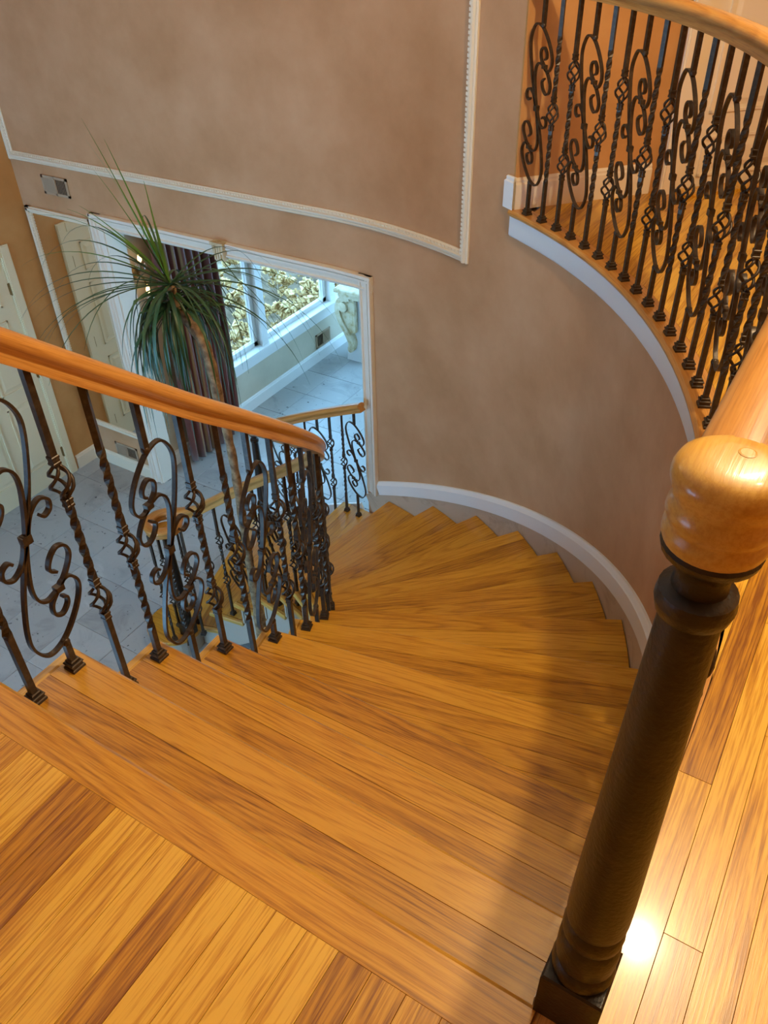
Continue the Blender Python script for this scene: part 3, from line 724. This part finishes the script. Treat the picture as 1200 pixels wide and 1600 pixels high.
# ---- balcony railing with the big newel
NX, NY = 2.830, -0.606; RB = 2.805; ZB = 0.892
br = thing('balcony_railing', 'curved balcony railing of scroll and basket balusters under an oak handrail with dark newel', 'railing', (NX, NY, 0))
path = [(NX, NY, ZB), (NX, NY + 0.06, ZB), (NX, NY + 0.16, ZB), (NX - 0.001, -0.32, ZB), (NX - 0.006, -0.16, ZB), (RB + 0.010, 0.0, ZB)] + [(*p, ZB) for p in arc(RB, 4, AEND - 0.3, 57)]
sc_ = [0.97, 0.98, 0.97] + [0.94] * (len(path) - 3)
mb = MB(); mb.sweep(path, RAILP, scale=sc_); hr = auto_smooth(obj('handrail', mb.me('handrail', 'rail', uv=True), br), 60)
mb = MB(); mb.lathe([(0.033, -0.043), (0.0375, -0.042), (0.0395, -0.037), (0.0395, -0.030), (0.0375, -0.025), (0.0380, -0.021), (0.0405, -0.016), (0.0395, -0.010), (0.0375, -0.003), (0.0400, 0.006), (0.0425, 0.013), (0.0425, 0.019), (0.0395, 0.026), (0.032, 0.031), (0.018, 0.0325)], 36)
auto_smooth(obj('newel_cap', mb.me('newel_cap', 'railblock'), hr, (NX, NY, ZB)), 50)
mb = MB(); mb.lathe([(0.0065, 0.0), (0.0065, 0.0006), (0.005, 0.0010)], 14); obj('wood_plug', mb.me('wood_plug', 'railblock'), hr, (NX + 0.004, NY + 0.01, ZB + 0.0322))
newel(br, NX, NY, 0.0, ZB - 0.042)
a = 58.6; i = 0
while a > -10.5:
    if a >= 0: x, y = RB * math.cos(math.radians(a)), RB * math.sin(math.radians(a)); rz = math.radians(a + 90)
    else: x, y = RB + 0.010 + 0.0015 * -a, RB * math.radians(a); rz = math.pi / 2
    baluster(KIND[(0, 2, 1)[i % 3]], br, x, y, 0.0, ZB - 0.028, 0.445, rz); i += 1; a -= 2.372
# ================================================================== DOORS, MIRROR, VENTS
def panel_door(name, width, height, panels, mat, M, hinge_side=1, hinges=(0.2, 1.0, 1.8), knob=True):
    """door in a local frame: x along the wall, y out of the wall (towards the viewer), z up"""
    loc = M.translation; rz = math.atan2(M[1][0], M[0][0])
    d = struct(obj(name, None, None, loc, rz))
    def ch(nm, mb, mt): return obj(nm, mb.me(nm, mt), d, (0, 0, 0), 0, inv=False)
    mb = MB(); mb.box(0.002, width - 0.002, -0.04, -0.006, 0.008, height - 0.003); sl_ = ch('door_slab', mb, mat)
    for (x0, x1, z0, z1) in panels:
        mb = MB()
        # raised panel with a sunk surround
        for (xa, xb, za, zb_) in ((x0, x1, z0, z0 + 0.012), (x0, x1, z1 - 0.012, z1), (x0, x0 + 0.012, z0, z1), (x1 - 0.012, x1, z0, z1)):
            mb.box(xa, xb, -0.008, 0.002, za, zb_)
        p = [(x0 + 0.028, z0 + 0.028), (x1 - 0.028, z0 + 0.028), (x1 - 0.028, z1 - 0.028), (x0 + 0.028, z1 - 0.028)]
        q_ = [(x0 + 0.055, z0 + 0.055), (x1 - 0.055, z0 + 0.055), (x1 - 0.055, z1 - 0.055), (x0 + 0.055, z1 - 0.055)]
        vs = [(a, -0.0065, b_) for a, b_ in p] + [(a, 0.001, b_) for a, b_ in q_]
        mb.add(vs, [(0, 1, 5, 4), (1, 2, 6, 5), (2, 3, 7, 6), (3, 0, 4, 7), (4, 5, 6, 7)])
        obj('door_panel', mb.me('door_panel', mat), sl_, (0, 0, 0), 0, inv=False)
    mb = MB(); cw = 0.085
    for (xa, xb, za, zb_) in ((-cw, -0.004, 0, height + cw), (width + 0.004, width + cw, 0, height + cw), (-0.004, width + 0.004, height + 0.004, height + cw)):
        mb.box(xa, xb, 0.0, 0.014, za, zb_); mb.box(xa + 0.008, xb - 0.008, 0.014, 0.019, za, zb_ - 0.008)
    mb.box(-0.012, 0.0, -0.13, 0.001, 0, height); mb.box(width, width + 0.012, -0.13, 0.001, 0, height); mb.box(0, width, -0.13, 0.001, height, height + 0.012)
    ch('door_casing', mb, mat)
    hx = width if hinge_side > 0 else 0.0
    for hz in hinges:
        mb = MB(); mb.box(hx - 0.012, hx + 0.010, -0.008, 0.003, hz - 0.045, hz + 0.045)
        mb.lathe([(0.006, hz - 0.05), (0.006, hz + 0.05)], 8, Matrix.Translation((hx, 0.004, 0))); ch('hinge', mb, 'brass')
    if knob:
        kx = 0.07 if hinge_side > 0 else width - 0.07
        mb = MB(); R_ = Matrix.Translation((kx, -0.006, 0.95)) @ Matrix.Rotation(-math.pi / 2, 4, 'X')
        mb.lathe([(0.03, 0), (0.03, 0.006), (0.011, 0.012), (0.011, 0.035), (0.026, 0.045), (0.028, 0.06), (0.018, 0.07)], 16, R_); ch('door_knob', mb, 'brass')
    return d
def six(width):
    s = 0.11; mpl = (width - 3 * s) / 2; cols = [(s, s + mpl), (2 * s + mpl, 2 * s + 2 * mpl)]; rows = [(0.22, 0.86), (0.98, 1.56), (1.67, 1.91)]
    return [(a, b_, c_, d_) for a, b_ in cols for c_, d_ in rows]
# left wall door: local x runs along -y... towards the viewer's left is lower y; face looks to +x
Mx = Matrix(((0, 1, 0, -2.80), (1, 0, 0, 1.62), (0, 0, 1, ZG), (0, 0, 0, 1)))
# use a proper rotation: local x -> -y, local y -> +x
ML = Matrix.Translation((-2.80, 2.47, ZG)) @ Matrix.Rotation(-math.pi / 2, 4, 'Z')
panel_door('door_1', 0.85, 2.03, six(0.85), 'door', ML, hinge_side=-1, hinges=(0.25, 1.05, 1.78))
# balcony door on the apricot wall
pB = P0 + D0 * 0.785; 
MBm = Matrix.Translation((pB.x + 0.04 * D0.x, pB.y + 0.04 * D0.y, 0.0)) @ Matrix.Rotation(math.radians(48) + math.pi, 4, 'Z')
MBm = Matrix.Translation((*(P0 + D0 * (0.82 + 0.86)), 0.0)) @ Matrix.Rotation(math.radians(48) + math.pi, 4, 'Z')
d2 = panel_door('door_2', 0.86, 2.03, [(0.11, 0.75, 0.34, 1.86), (0.11, 0.75, 0.06, 0.24)], 'creamtrim', Matrix.Translation((N0.x * 0.045, N0.y * 0.045, 0)) @ MBm, hinge_side=-1, hinges=(1.0, 1.8), knob=False)
mb = MB(); mb.box(0.0, 0.86, 0.0, 0.10, 0.0, 0.014); obj('threshold', mb.me('threshold', 'plank'), d2, (0, 0, 0), 0, inv=False)
# mirror filling the wall between the corner and the opening
mr = thing('wall_mirror', 'tall wall mirror with cream beaded frame, reflecting the ivory door', 'mirror', (-2.42, RW - 0.005, -2.62))
MX0, MX1, MZ0, MZ1 = -2.765, -2.065, -2.62, -0.70
mb = MB(); mb.box(MX0 + 0.03, MX1 - 0.01, RW - 0.012, RW - 0.002, MZ0 + 0.03, MZ1 - 0.03); obj('mirror_glass', mb.me('mirror_glass', 'mirror'), mr)
for nm, (a, b_, c_, d_) in (('frame_side', (MX0, MX0 + 0.045, MZ0, MZ1)), ('frame_side', (MX1 - 0.018, MX1, MZ0, MZ1)), ('frame_top', (MX0, MX1, MZ1 - 0.045, MZ1)), ('frame_bottom', (MX0, MX1, MZ0, MZ0 + 0.045))):
    mb = MB(); mb.box(a, b_, RW - 0.022, RW - 0.002, c_, d_)
    if b_ - a < 0.1: mb.box(a + 0.012, b_ - 0.012, RW - 0.030, RW - 0.02, c_ + 0.01, d_ - 0.01)
    else: mb.box(a + 0.01, b_ - 0.01, RW - 0.030, RW - 0.02, c_ + 0.012, d_ - 0.012)
    f_ = obj(nm, mb.me(nm, 'creamtrim'), mr)
    if nm == 'frame_side' and b_ - a > 0.03:
        mb = MB(); beadrow(mb, [(a + 0.036, RW - 0.024, c_ + 0.05), (a + 0.036, RW - 0.024, d_ - 0.05)], Vector((0, 0, 0)))
        e_ = obj('bead_row', mb.me('bead_row', 'creamtrim'), f_); e_['kind'] = 'stuff'
def vent(label, M, w_, h_, split=True, dark_right=True):
    v_ = thing('wall_vent', label, 'vent', M.translation, None, math.atan2(M[1][0], M[0][0]))
    def ch(nm, mb, mt): return obj(nm, mb.me(nm, mt), v_, (0, 0, 0), 0, inv=False)
    mb = MB(); f = 0.018
    for (a, b_, c_, d_) in ((0, w_, 0, f), (0, w_, h_ - f, h_), (0, f, 0, h_), (w_ - f, w_, 0, h_), (w_ / 2 - 0.006, w_ / 2 + 0.006, 0, h_)): mb.box(a, b_, -0.008, 0.002, c_, d_)
    ch('vent_frame', mb, 'vent')
    mb = MB(); mb.box(0.004, w_ - 0.004, -0.001, 0.001, 0.004, h_ - 0.004); ch('vent_backing', mb, 'dark')
    for side in (0, 1):
        x0 = f if side == 0 else w_ / 2 + 0.006; x1 = w_ / 2 - 0.006 if side == 0 else w_ - f
        n = 7
        for i in range(n):
            mb = MB(); xx = x0 + (x1 - x0) * (i + 0.5) / n; tilt = 0.95 if side == 0 else -0.5
            mb.box(-0.006, 0.006, -0.0008, 0.0008, f, h_ - f, Matrix.Translation((xx, -0.005, 0)) @ Matrix.Rotation(tilt, 4, 'Z')); ch('slat', mb, 'vent')
    return v_
vent('metal wall vent with slats high on the wall above the mirror', Matrix.Translation((-2.49, RW - 0.002, -0.575)), 0.27, 0.135)
vent('metal wall vent near the floor beneath the mirror', Matrix.Translation((-2.47, RW - 0.002, -2.895)), 0.27, 0.135)
# ================================================================== WINDOW ROOM
WX = -2.05
mb = MB()
WY0, WY1, WZ0, WZ1 = 3.42, 6.75, -2.47, -0.85
mb.box(WX - 0.16, WX, RW + WT, 7.3, ZG, WZ0); mb.box(WX - 0.16, WX, RW + WT, 7.3, WZ1, -0.30); mb.box(WX - 0.16, WX, RW + WT, WY0, WZ0, WZ1); mb.box(WX - 0.16, WX, WY1, 7.3, WZ0, WZ1)
struct(obj('wall_window', mb.me('wall_window', 'cream')))
mb = MB(); mb.box(WX, 3.5, 7.16, 7.3, ZG, -2.5); mb.box(WX, 3.5, 7.16, 7.3, -0.7, -0.30); mb.box(WX, -1.6, 7.16, 7.3, -2.5, -0.7); mb.box(3.0, 3.5, 7.16, 7.3, -2.5, -0.7)
struct(obj('wall_far', mb.me('wall_far', 'cream')))
mb = MB(); mb.box(3.5, 3.62, 2.95, 7.3, ZG, -0.30); mb.box(0.52, 3.62, 2.95, 3.05, ZG, -0.30); struct(obj('wall_room_right', mb.me('wall_room_right', 'cream')))
mb = MB(); mb.box(WX - 0.16, 3.62, RW + WT + 0.003, 7.3, -0.30, -0.27); struct(obj('ceiling_room', mb.me('ceiling_room', 'ceiling')))
baseboard('baseboard_window', [(WX, RW + WT), (WX, 7.16)], ZG, 'white', 1)
wn = struct(obj('window_1', None, None, (WX, 4.5, WZ0)))
def wpart(nm, x0, x1, y0, y1, z0, z1, mat='white', par=None):
    mb = MB(); mb.slab([(x0, y0), (x1, y0), (x1, y1), (x0, y1)], z0, z1, 0.004); return obj(nm, mb.me(nm, mat), par or wn)
wpart('window_sill', WX - 0.15, WX + 0.055, WY0 - 0.09, WY1 + 0.09, WZ0 - 0.015, WZ0 + 0.022)
wpart('apron', WX, WX + 0.02, WY0 - 0.07, WY1 + 0.07, WZ0 - 0.115, WZ0 - 0.015)
wpart('casing_top', WX, WX + 0.02, WY0 - 0.09, WY1 + 0.09, WZ1, WZ1 + 0.09)
wpart('casing_side', WX, WX + 0.02, WY0 - 0.09, WY0, WZ0, WZ1); wpart('casing_side', WX, WX + 0.02, WY1, WY1 + 0.09, WZ0, WZ1)
for y0, y1 in ((3.42, 4.52), (4.52, 5.72), (5.72, 6.75)):
    wpart('mullion', WX - 0.13, WX + 0.012, y1 - 0.045, y1 + (0.045 if y1 < 6.7 else 0), WZ0, WZ1)
    s = 0.05; e = 0.05
    for (a, b_, c_, d_) in ((y0 + e, y1 - e, WZ0 + 0.02, WZ0 + 0.02 + s), (y0 + e, y1 - e, WZ1 - s, WZ1), (y0 + e, y0 + e + s, WZ0 + 0.02, WZ1), (y1 - e - s, y1 - e, WZ0 + 0.02, WZ1)):
        wpart('sash', WX - 0.10, WX - 0.05, a, b_, c_, d_)
    wpart('pane', WX - 0.078, WX - 0.072, y0 + e + s, y1 - e - s, WZ0 + 0.02 + s, WZ1 - s, 'glass')
vent('metal wall vent below the window by the white baseboard', Matrix.Translation((WX + 0.003, 5.36, -2.885)) @ Matrix.Rotation(-math.pi / 2, 4, 'Z') @ Matrix.Rotation(math.pi, 4, 'Z') , 0.27, 0.16)
# curtain with fringe
cu = thing('curtain', 'floor-length burgundy striped curtain hanging beside the window', 'curtain', (WX + 0.12, 3.55, ZG + 0.02))
mb = MB(); vs = []; fs = []; uv = []; NS, NZ = 96, 10
for j in range(NZ + 1):
    tz = j / NZ; z = -0.55 + (ZG + 0.03 + 0.55) * tz
    for i in range(NS + 1):
        s_ = i / NS; amp = 0.035 + 0.02 * tz; y = 3.16 + s_ * (0.66 + 0.05 * math.sin(3 * tz)) + 0.012 * math.sin(7 * s_ * 6.28); x = WX + 0.13 + amp * math.sin(s_ * 6.28 * 7.5) + 0.01 * math.sin(s_ * 31 + tz * 3)
        vs.append((x, y, z)); uv.append((s_, tz))
for j in range(NZ):
    for i in range(NS):
        a = j * (NS + 1) + i; fs.append((a, a + 1, a + NS + 2, a + NS + 1))
me = mesh('curtain_cloth', vs, fs, 'curtain', uv, True); o = obj('curtain_cloth', me, cu); md = o.modifiers.new('thick', 'SOLIDIFY'); md.thickness = 0.004
mb = MB()
for i in range(70):
    z = -0.9 - i * 0.029; mb.lathe([(0.003, -0.012), (0.010, -0.004), (0.008, 0.006), (0.002, 0.010)], 6, Matrix.Translation((WX + 0.13, 3.85 + 0.006 * (i % 2), z)))
o = obj('fringe', mb.me('fringe', 'fringe'), cu); o['kind'] = 'stuff'
# crystal sconce behind the plant
sn = thing('wall_sconce', 'small gilt crystal wall sconce with two lit bulbs behind the palm', 'sconce', (WX, 3.06, -1.25))
mb = MB(); mb.lathe([(0.03, 0), (0.045, 0.004), (0.03, 0.02), (0.01, 0.03)], 16, Matrix.Translation((WX, 3.08, -1.2)) @ Matrix.Rotation(math.pi / 2, 4, 'Y')); obj('backplate', mb.me('backplate', 'brass'), sn)
for dy, dz in ((0.0, 0.10), (0.02, -0.16)):
    mb = MB(); mb.sweep(catmull([(WX + 0.02, 3.08, -1.2), (WX + 0.07, 3.08 + dy, -1.2 + dz * 0.3), (WX + 0.09, 3.08 + dy, -1.2 + dz)], 5), [(0.005, -0.005), (0.005, 0.005), (-0.005, 0.005), (-0.005, -0.005)], ups=[(0, 1, 0)] * 11); obj('arm', mb.me('arm', 'brass'), sn)
    mb = MB(); mb.lathe([(0.004, 0), (0.016, 0.02), (0.018, 0.035), (0.010, 0.06), (0.002, 0.075)], 12, Matrix.Translation((WX + 0.09, 3.08 + dy, -1.2 + dz))); obj('bulb', mb.me('bulb', 'flame', True), sn)
    for q in range(5):
        an = q * 1.257; mb = MB(); mb.lathe([(0.001, -0.035), (0.009, -0.012), (0.007, 0.004), (0.001, 0.012)], 6, Matrix.Translation((WX + 0.09 + 0.035 * math.cos(an), 3.08 + dy + 0.035 * math.sin(an), -1.22 + dz))); obj('crystal_drop', mb.me('crystal_drop', 'crystal'), sn)
# console table with a scrolled gilt leg on a white foot
ct = thing('console_table', 'console table with cream gilded scroll leg on a white foot beside the window', 'console table', (-1.1, 5.75, ZG))
mb = MB(); mb.slab([(-1.84, 5.46), (-0.40, 5.46), (-0.40, 5.90), (-1.84, 5.90)], -2.215, -2.175, 0.01); obj('table_top', mb.me('table_top', 'gilt'), ct)
mb = MB(); mb.slab([(-1.80, 5.48), (-0.46, 5.48), (-0.46, 5.86), (-1.80, 5.86)], -2.27, -2.215, 0.004); obj('apron', mb.me('apron', 'gilt'), ct)
for lx, sg in ((-1.70, 1), (-0.56, -1)):
    pts = catmull([(0.0, 0, -0.02), (-0.10, 0, -0.05), (-0.125, 0, -0.14), (-0.08, 0, -0.20), (-0.035, 0, -0.17), (-0.05, 0, -0.12), (-0.075, 0, -0.13)], 6)
    prof = [(0.050, -0.030), (0.050, 0.030), (-0.050, 0.030), (-0.050, -0.030)]
    main = catmull([(0.02, 0, -0.0), (-0.09, 0, -0.04), (-0.135, 0, -0.15), (-0.10, 0, -0.28), (-0.03, 0, -0.40), (0.02, 0, -0.52), (0.01, 0, -0.60)], 8)
    mb = MB()
    for cur in (main,):
        mb.sweep([(lx + p[0] * sg, 5.54, -2.27 + p[2]) for p in cur], prof, side=[Vector((0, 1, 0))] * len(cur), ups=[Vector((0, 1, 0)).cross((cur[min(i + 1, len(cur) - 1)] - cur[max(i - 1, 0)]).normalized()) for i in range(len(cur))])
    ol = [(0.07, -0.001), (-0.085, -0.04), (-0.120, -0.15), (-0.09, -0.27), (-0.02, -0.40), (0.07, -0.40)]; k_ = len(ol)
    mb.add([(lx + a * sg, yy, -2.27 + b_) for yy in (5.515, 5.575) for a, b_ in ol], [tuple(range(k_)), tuple(range(2 * k_ - 1, k_ - 1, -1))] + [(i, (i + 1) % k_, (i + 1) % k_ + k_, i + k_) for i in range(k_)])
    lg = auto_smooth(obj('scroll_leg', mb.me('scroll_leg', 'gilt'), ct), 45)
    mb = MB(); mb.lathe([(0.004, -0.05), (0.055, -0.05), (0.065, 0), (0.055, 0.05), (0.004, 0.06)], 14, Matrix.Translation((lx - 0.065 * sg, 5.54, -2.385)) @ Matrix.Rotation(math.pi / 2, 4, 'X')); auto_smooth(obj('rosette', mb.me('rosette', 'gilt'), lg), 50)
    mb = MB(); mb.lathe([(0.004, -0.05), (0.03, -0.045), (0.034, 0), (0.03, 0.045), (0.004, 0.05)], 14, Matrix.Translation((lx + 0.01 * sg, 5.54, -2.87)) @ Matrix.Rotation(math.pi / 2, 4, 'X')); auto_smooth(obj('ball_foot', mb.me('ball_foot', 'gilt'), lg), 50)
    mb = MB(); x0, x1 = sorted((lx - 0.06 * sg, lx + 0.14 * sg))
    mb.add([(x0 - 0.03, 5.58, ZG), (x1, 5.58, ZG), (x1, 5.86, ZG), (x0 - 0.03, 5.86, ZG), (x0 + 0.05, 5.60, -2.27), (x1, 5.60, -2.27), (x1, 5.84, -2.27), (x0 + 0.05, 5.84, -2.27)], [(0, 3, 2, 1), (4, 5, 6, 7), (0, 1, 5, 4), (1, 2, 6, 5), (2, 3, 7, 6), (3, 0, 4, 7)])
    obj('foot', mb.me('foot', 'white'), ct)
# ================================================================== PALM
PX, PY = 0.56, 1.19
pm = thing('ponytail_palm', 'tall ponytail palm with drooping strap leaves standing in the stairwell', 'plant', (PX, PY, ZG))
mb = MB(); mb.lathe([(0.12, 0.0), (0.15, 0.02), (0.19, 0.26), (0.205, 0.28), (0.205, 0.31), (0.18, 0.31), (0.175, 0.27)], 28, Matrix.Translation((PX, PY, ZG))); auto_smooth(obj('pot', mb.me('pot', 'pot'), pm), 50)
mb = MB(); mb.lathe([(0.17, 0.20), (0.178, 0.27), (0.02, 0.275)], 24, Matrix.Translation((PX, PY, ZG))); obj('soil', mb.me('soil', 'soil'), pm)
CR = Vector((0.294, 1.25, -0.150))
trunk = catmull([(PX, PY, ZG + 0.25), (PX, PY, -2.2), (PX - 0.005, PY + 0.0, -1.5), (PX + 0.0, PY + 0.0, -0.95), (PX - 0.035, PY + 0.01, -0.65), (PX - 0.09, PY + 0.03, -0.38), (CR.x + 0.02, CR.y, CR.z - 0.10), tuple(CR)], 8)
rad = []
for p in trunk:
    h_ = p.z - ZG; rad.append(0.085 * math.exp(-max(h_ - 0.25, 0) * 3.0) + 0.021 + (0.004 if h_ > 2.3 else 0))
mb = MB(); random.seed(5)
mb.sweep(trunk, [(math.cos(2 * math.pi * i / 12), math.sin(2 * math.pi * i / 12)) for i in range(12)], scale=[r_ * (1 + 0.10 * math.sin(i * 2.1) + 0.05 * random.uniform(-1, 1)) for i, r_ in enumerate(rad)], ups=[(0, 1, 0.2)] * len(trunk))
auto_smooth(obj('trunk', mb.me('trunk', 'bark'), pm), 60)
def leaf(direction, length, droop, width, mat, base=None, kink=None):
    p = Vector(base) if base is not None else CR.copy(); d = Vector(direction).normalized(); n = 14; seg = length / n; pts = [p.copy()]
    for i in range(n):
        t = i / n
        d = (d + Vector((0, 0, -1)) * droop * (0.25 + 1.3 * t) * seg * 6).normalized()
        if kink and i == kink: d = (d * 0.3 + Vector((d.x, d.y, 0)) * 0.3 + Vector((0, 0, -1))).normalized()
        p = p + d * seg; pts.append(p.copy())
    vs = []; fs = []
    for i, q_ in enumerate(pts):
        t = i / n; d_ = (pts[min(i + 1, n)] - pts[max(i - 1, 0)]).normalized(); s_ = d_.cross(Vector((0, 0, 1)))
        if s_.length < 0.05: s_ = Vector((1, 0, 0))
        s_.normalize(); u_ = s_.cross(d_); ww = width * (0.65 + 0.5 * math.sin(math.pi * min(t * 1.6, 1))) * (1 - t ** 2.5) + 0.0006
        vs += [q_ - s_ * ww + u_ * ww * 0.45, q_.copy(), q_ + s_ * ww + u_ * ww * 0.45]
        if i:
            a = (i - 1) * 3; fs += [(a, a + 1, a + 4, a + 3), (a + 1, a + 2, a + 5, a + 4)]
    obj('leaf', mesh('leaf', vs, fs, mat, None, True), pm)
rt = Vector((RIGHT.x, RIGHT.y, 0)).normalized(); bk = Vector((FWD.x, FWD.y, 0)).normalized(); upv = Vector((0, 0, 1))
random.seed(21)
for i in range(120):                        # drooping skirt
    az = random.uniform(0, 2 * math.pi); el = random.uniform(-0.45, 0.55); d = Vector((math.cos(az) * math.cos(el), math.sin(az) * math.cos(el), math.sin(el)))
    hz = Vector((d.x, d.y, 0)).normalized()
    if hz.dot((rt * 0.75 - bk * 0.66)) > 0.82 and i % 5: continue
    leaf(d, random.uniform(0.40, 0.76), random.uniform(0.8, 3.2), random.uniform(0.0045, 0.0095), 'leaf', CR + Vector((random.uniform(-0.02, 0.02), random.uniform(-0.02, 0.02), random.uniform(-0.14, 0.02))), random.choice((None, None, 3, 5)))
for i in range(16):                         # wide arching leaves
    az = random.uniform(0, 2 * math.pi); el = random.uniform(0.2, 0.7); d = Vector((math.cos(az) * math.cos(el), math.sin(az) * math.cos(el), math.sin(el)))
    leaf(d, random.uniform(0.6, 0.85), random.uniform(0.35, 0.6), random.uniform(0.0035, 0.0055), 'leaf', CR + Vector((0, 0, 0.0)))
for (r_, b_, u_, L_, dr, wd) in ((-0.30, 0.0, 1.0, 0.70, 0.05, 0.009), (-0.26, 0.1, 1.0, 0.60, 0.08, 0.009), (-0.38, 0.0, 1.0, 0.52, 0.14, 0.007), (-0.24, -0.1, 1.0, 0.64, 0.18, 0.006), (-0.08, 0.1, 1.0, 0.42, 0.08, 0.007),
                                 (-0.58, 0.0, 0.8, 0.46, 0.18, 0.010), (-0.66, 0.1, 0.8, 0.50, 0.26, 0.008), (-0.6, -0.2, 0.9, 0.62, 0.34, 0.005), (-0.9, 0.1, 0.5, 0.70, 0.30, 0.005)):
    leaf(rt * r_ + bk * b_ + upv * u_, L_, dr, wd, 'leafyoung', CR + Vector((0, 0, 0.01)))
leaf(rt * 0.9 + upv * 0.42, 0.62, 0.05, 0.006, 'leaf', None, 6)
for (r_, b_, u_, L_, dr) in ((0.95, 0.1, 0.35, 0.85, 0.42), (0.9, -0.1, 0.2, 0.9, 0.40), (0.85, 0.2, 0.1, 0.85, 0.5), (0.8, -0.2, 0.0, 0.8, 0.45), (0.7, 0.0, 0.1, 0.75, 0.6), (-1.0, 0.0, 0.25, 0.75, 0.30), (-1.0, 0.1, 0.1, 0.72, 0.25), (-0.95, -0.15, 0.05, 0.8, 0.35), (-0.9, 0.1, -0.05, 0.7, 0.3), (-1, 0, 0.4, 0.8, 0.4)):
    leaf(rt * r_ + bk * b_ + upv * u_, L_, dr, 0.0055, 'leaf', None)
# ================================================================== GARDEN BANK OUTSIDE THE WINDOW
mb = MB(); mb.add([(-2.3, -1, -3.35), (-2.3, 16, -3.35), (-6, 16, -2.75), (-6, -1, -2.75), (-16, 16, 0.3), (-16, -1, 0.3)], [(0, 1, 2, 3), (3, 2, 4, 5)])
gb = struct(obj('ground_garden', mb.me('ground_garden', 'bank')))
random.seed(11)
def shrub_me(seed):
    random.seed(seed); mb = MB()
    for i in range(17):
        a, r_, z = random.uniform(0, 6.28), random.uniform(0.05, 0.30), random.uniform(0.18, 0.55)
        c_ = Vector((r_ * math.cos(a), r_ * math.sin(a), z)); rr = random.uniform(0.075, 0.125)
        for q in range(18):
            cc_ = c_ + Vector((random.uniform(-1, 1), random.uniform(-1, 1), random.uniform(-0.7, 0.9))) * rr * 0.62
            s_ = rr * random.uniform(0.20, 0.38); R_ = Matrix.Translation(cc_) @ Matrix.Rotation(random.uniform(0, 3), 4, (random.random(), random.random(), random.random() + 0.1))
            mb.box(-s_, s_, -s_, s_, -s_ * 0.25, s_ * 0.25, R_)
    return mb.me('flower_heads', 'dried')
def stems_me(seed):
    random.seed(seed); mb = MB()
    for i in range(9):
        a, r_ = random.uniform(0, 6.28), random.uniform(0.05, 0.28)
        mb.sweep([(0.02 * math.cos(a), 0.02 * math.sin(a), 0), (r_ * math.cos(a), r_ * math.sin(a), random.uniform(0.3, 0.5))], [(0.006, -0.006), (0.006, 0.006), (-0.006, 0.006), (-0.006, -0.006)], ups=[(0, 1, 0)] * 2)
    return mb.me('stems', 'stem')
SH = [(shrub_me(s), stems_me(s)) for s in (1, 2, 3)]
random.seed(13)
def gz(x): return -3.35 + (-2.3 - x) * 0.162 if x > -6 else -2.75 + (-6 - x) * 0.305
for i in range(54):
    x = -3.0 - (i % 6) * 0.66 - random.uniform(0, 0.06); y = 4.6 + (i // 6) * 0.68 + (i % 6) * 0.80 + random.uniform(-0.05, 0.05)
    s_ = thing('dried_hydrangea', 'dried tan hydrangea bush on the bank outside the window', 'shrub', (x, y, gz(x) - 0.02), 'dried hydrangeas outside the window', random.uniform(0, 6))
    a_, b_ = SH[i % 3]; k_ = random.uniform(0.72, 1.0)
    for nm, me in (('flower_heads', a_), ('stems', b_)):
        c_ = obj(nm, me, s_, (0, 0, 0), 0, inv=False); c_.scale = (k_, k_, k_)
for i in range(24):
    x = -6.8 - (i % 4) * 0.8 - random.uniform(0, 0.3); y = 6.0 + (i // 4) * 1.1 + (i % 4) * 0.8; h_ = random.uniform(2.2, 3.5); lx, ly = random.uniform(-0.25, 0.25), random.uniform(-0.25, 0.25)
    mb = MB(); mb.sweep(catmull([(0, 0, -0.1), (lx * 0.3, ly * 0.3, h_ * 0.4), (lx, ly, h_)], 4), [(math.cos(1.047 * q), math.sin(1.047 * q)) for q in range(6)], scale=[0.026 - 0.0018 * q for q in range(9)], ups=[(0, 1, 0)] * 9)
    for q in range(5):
        t = random.uniform(0.3, 0.9); an = random.uniform(0, 6.28); b0_ = Vector((lx * t, ly * t, h_ * t)); b1_ = b0_ + Vector((math.cos(an) * 0.25, math.sin(an) * 0.25, 0.45))
        mb.sweep([b0_, b1_], [(0.006, -0.006), (0.006, 0.006), (-0.006, 0.006), (-0.006, -0.006)], ups=[(0, 1, 0)] * 2)
    tag(obj('bare_sapling', mb.me('bare_sapling', 'stem'), None, (x, y, gz(x))), 'bare grey sapling on the bank outside the window', 'tree', 'bare saplings outside the window')
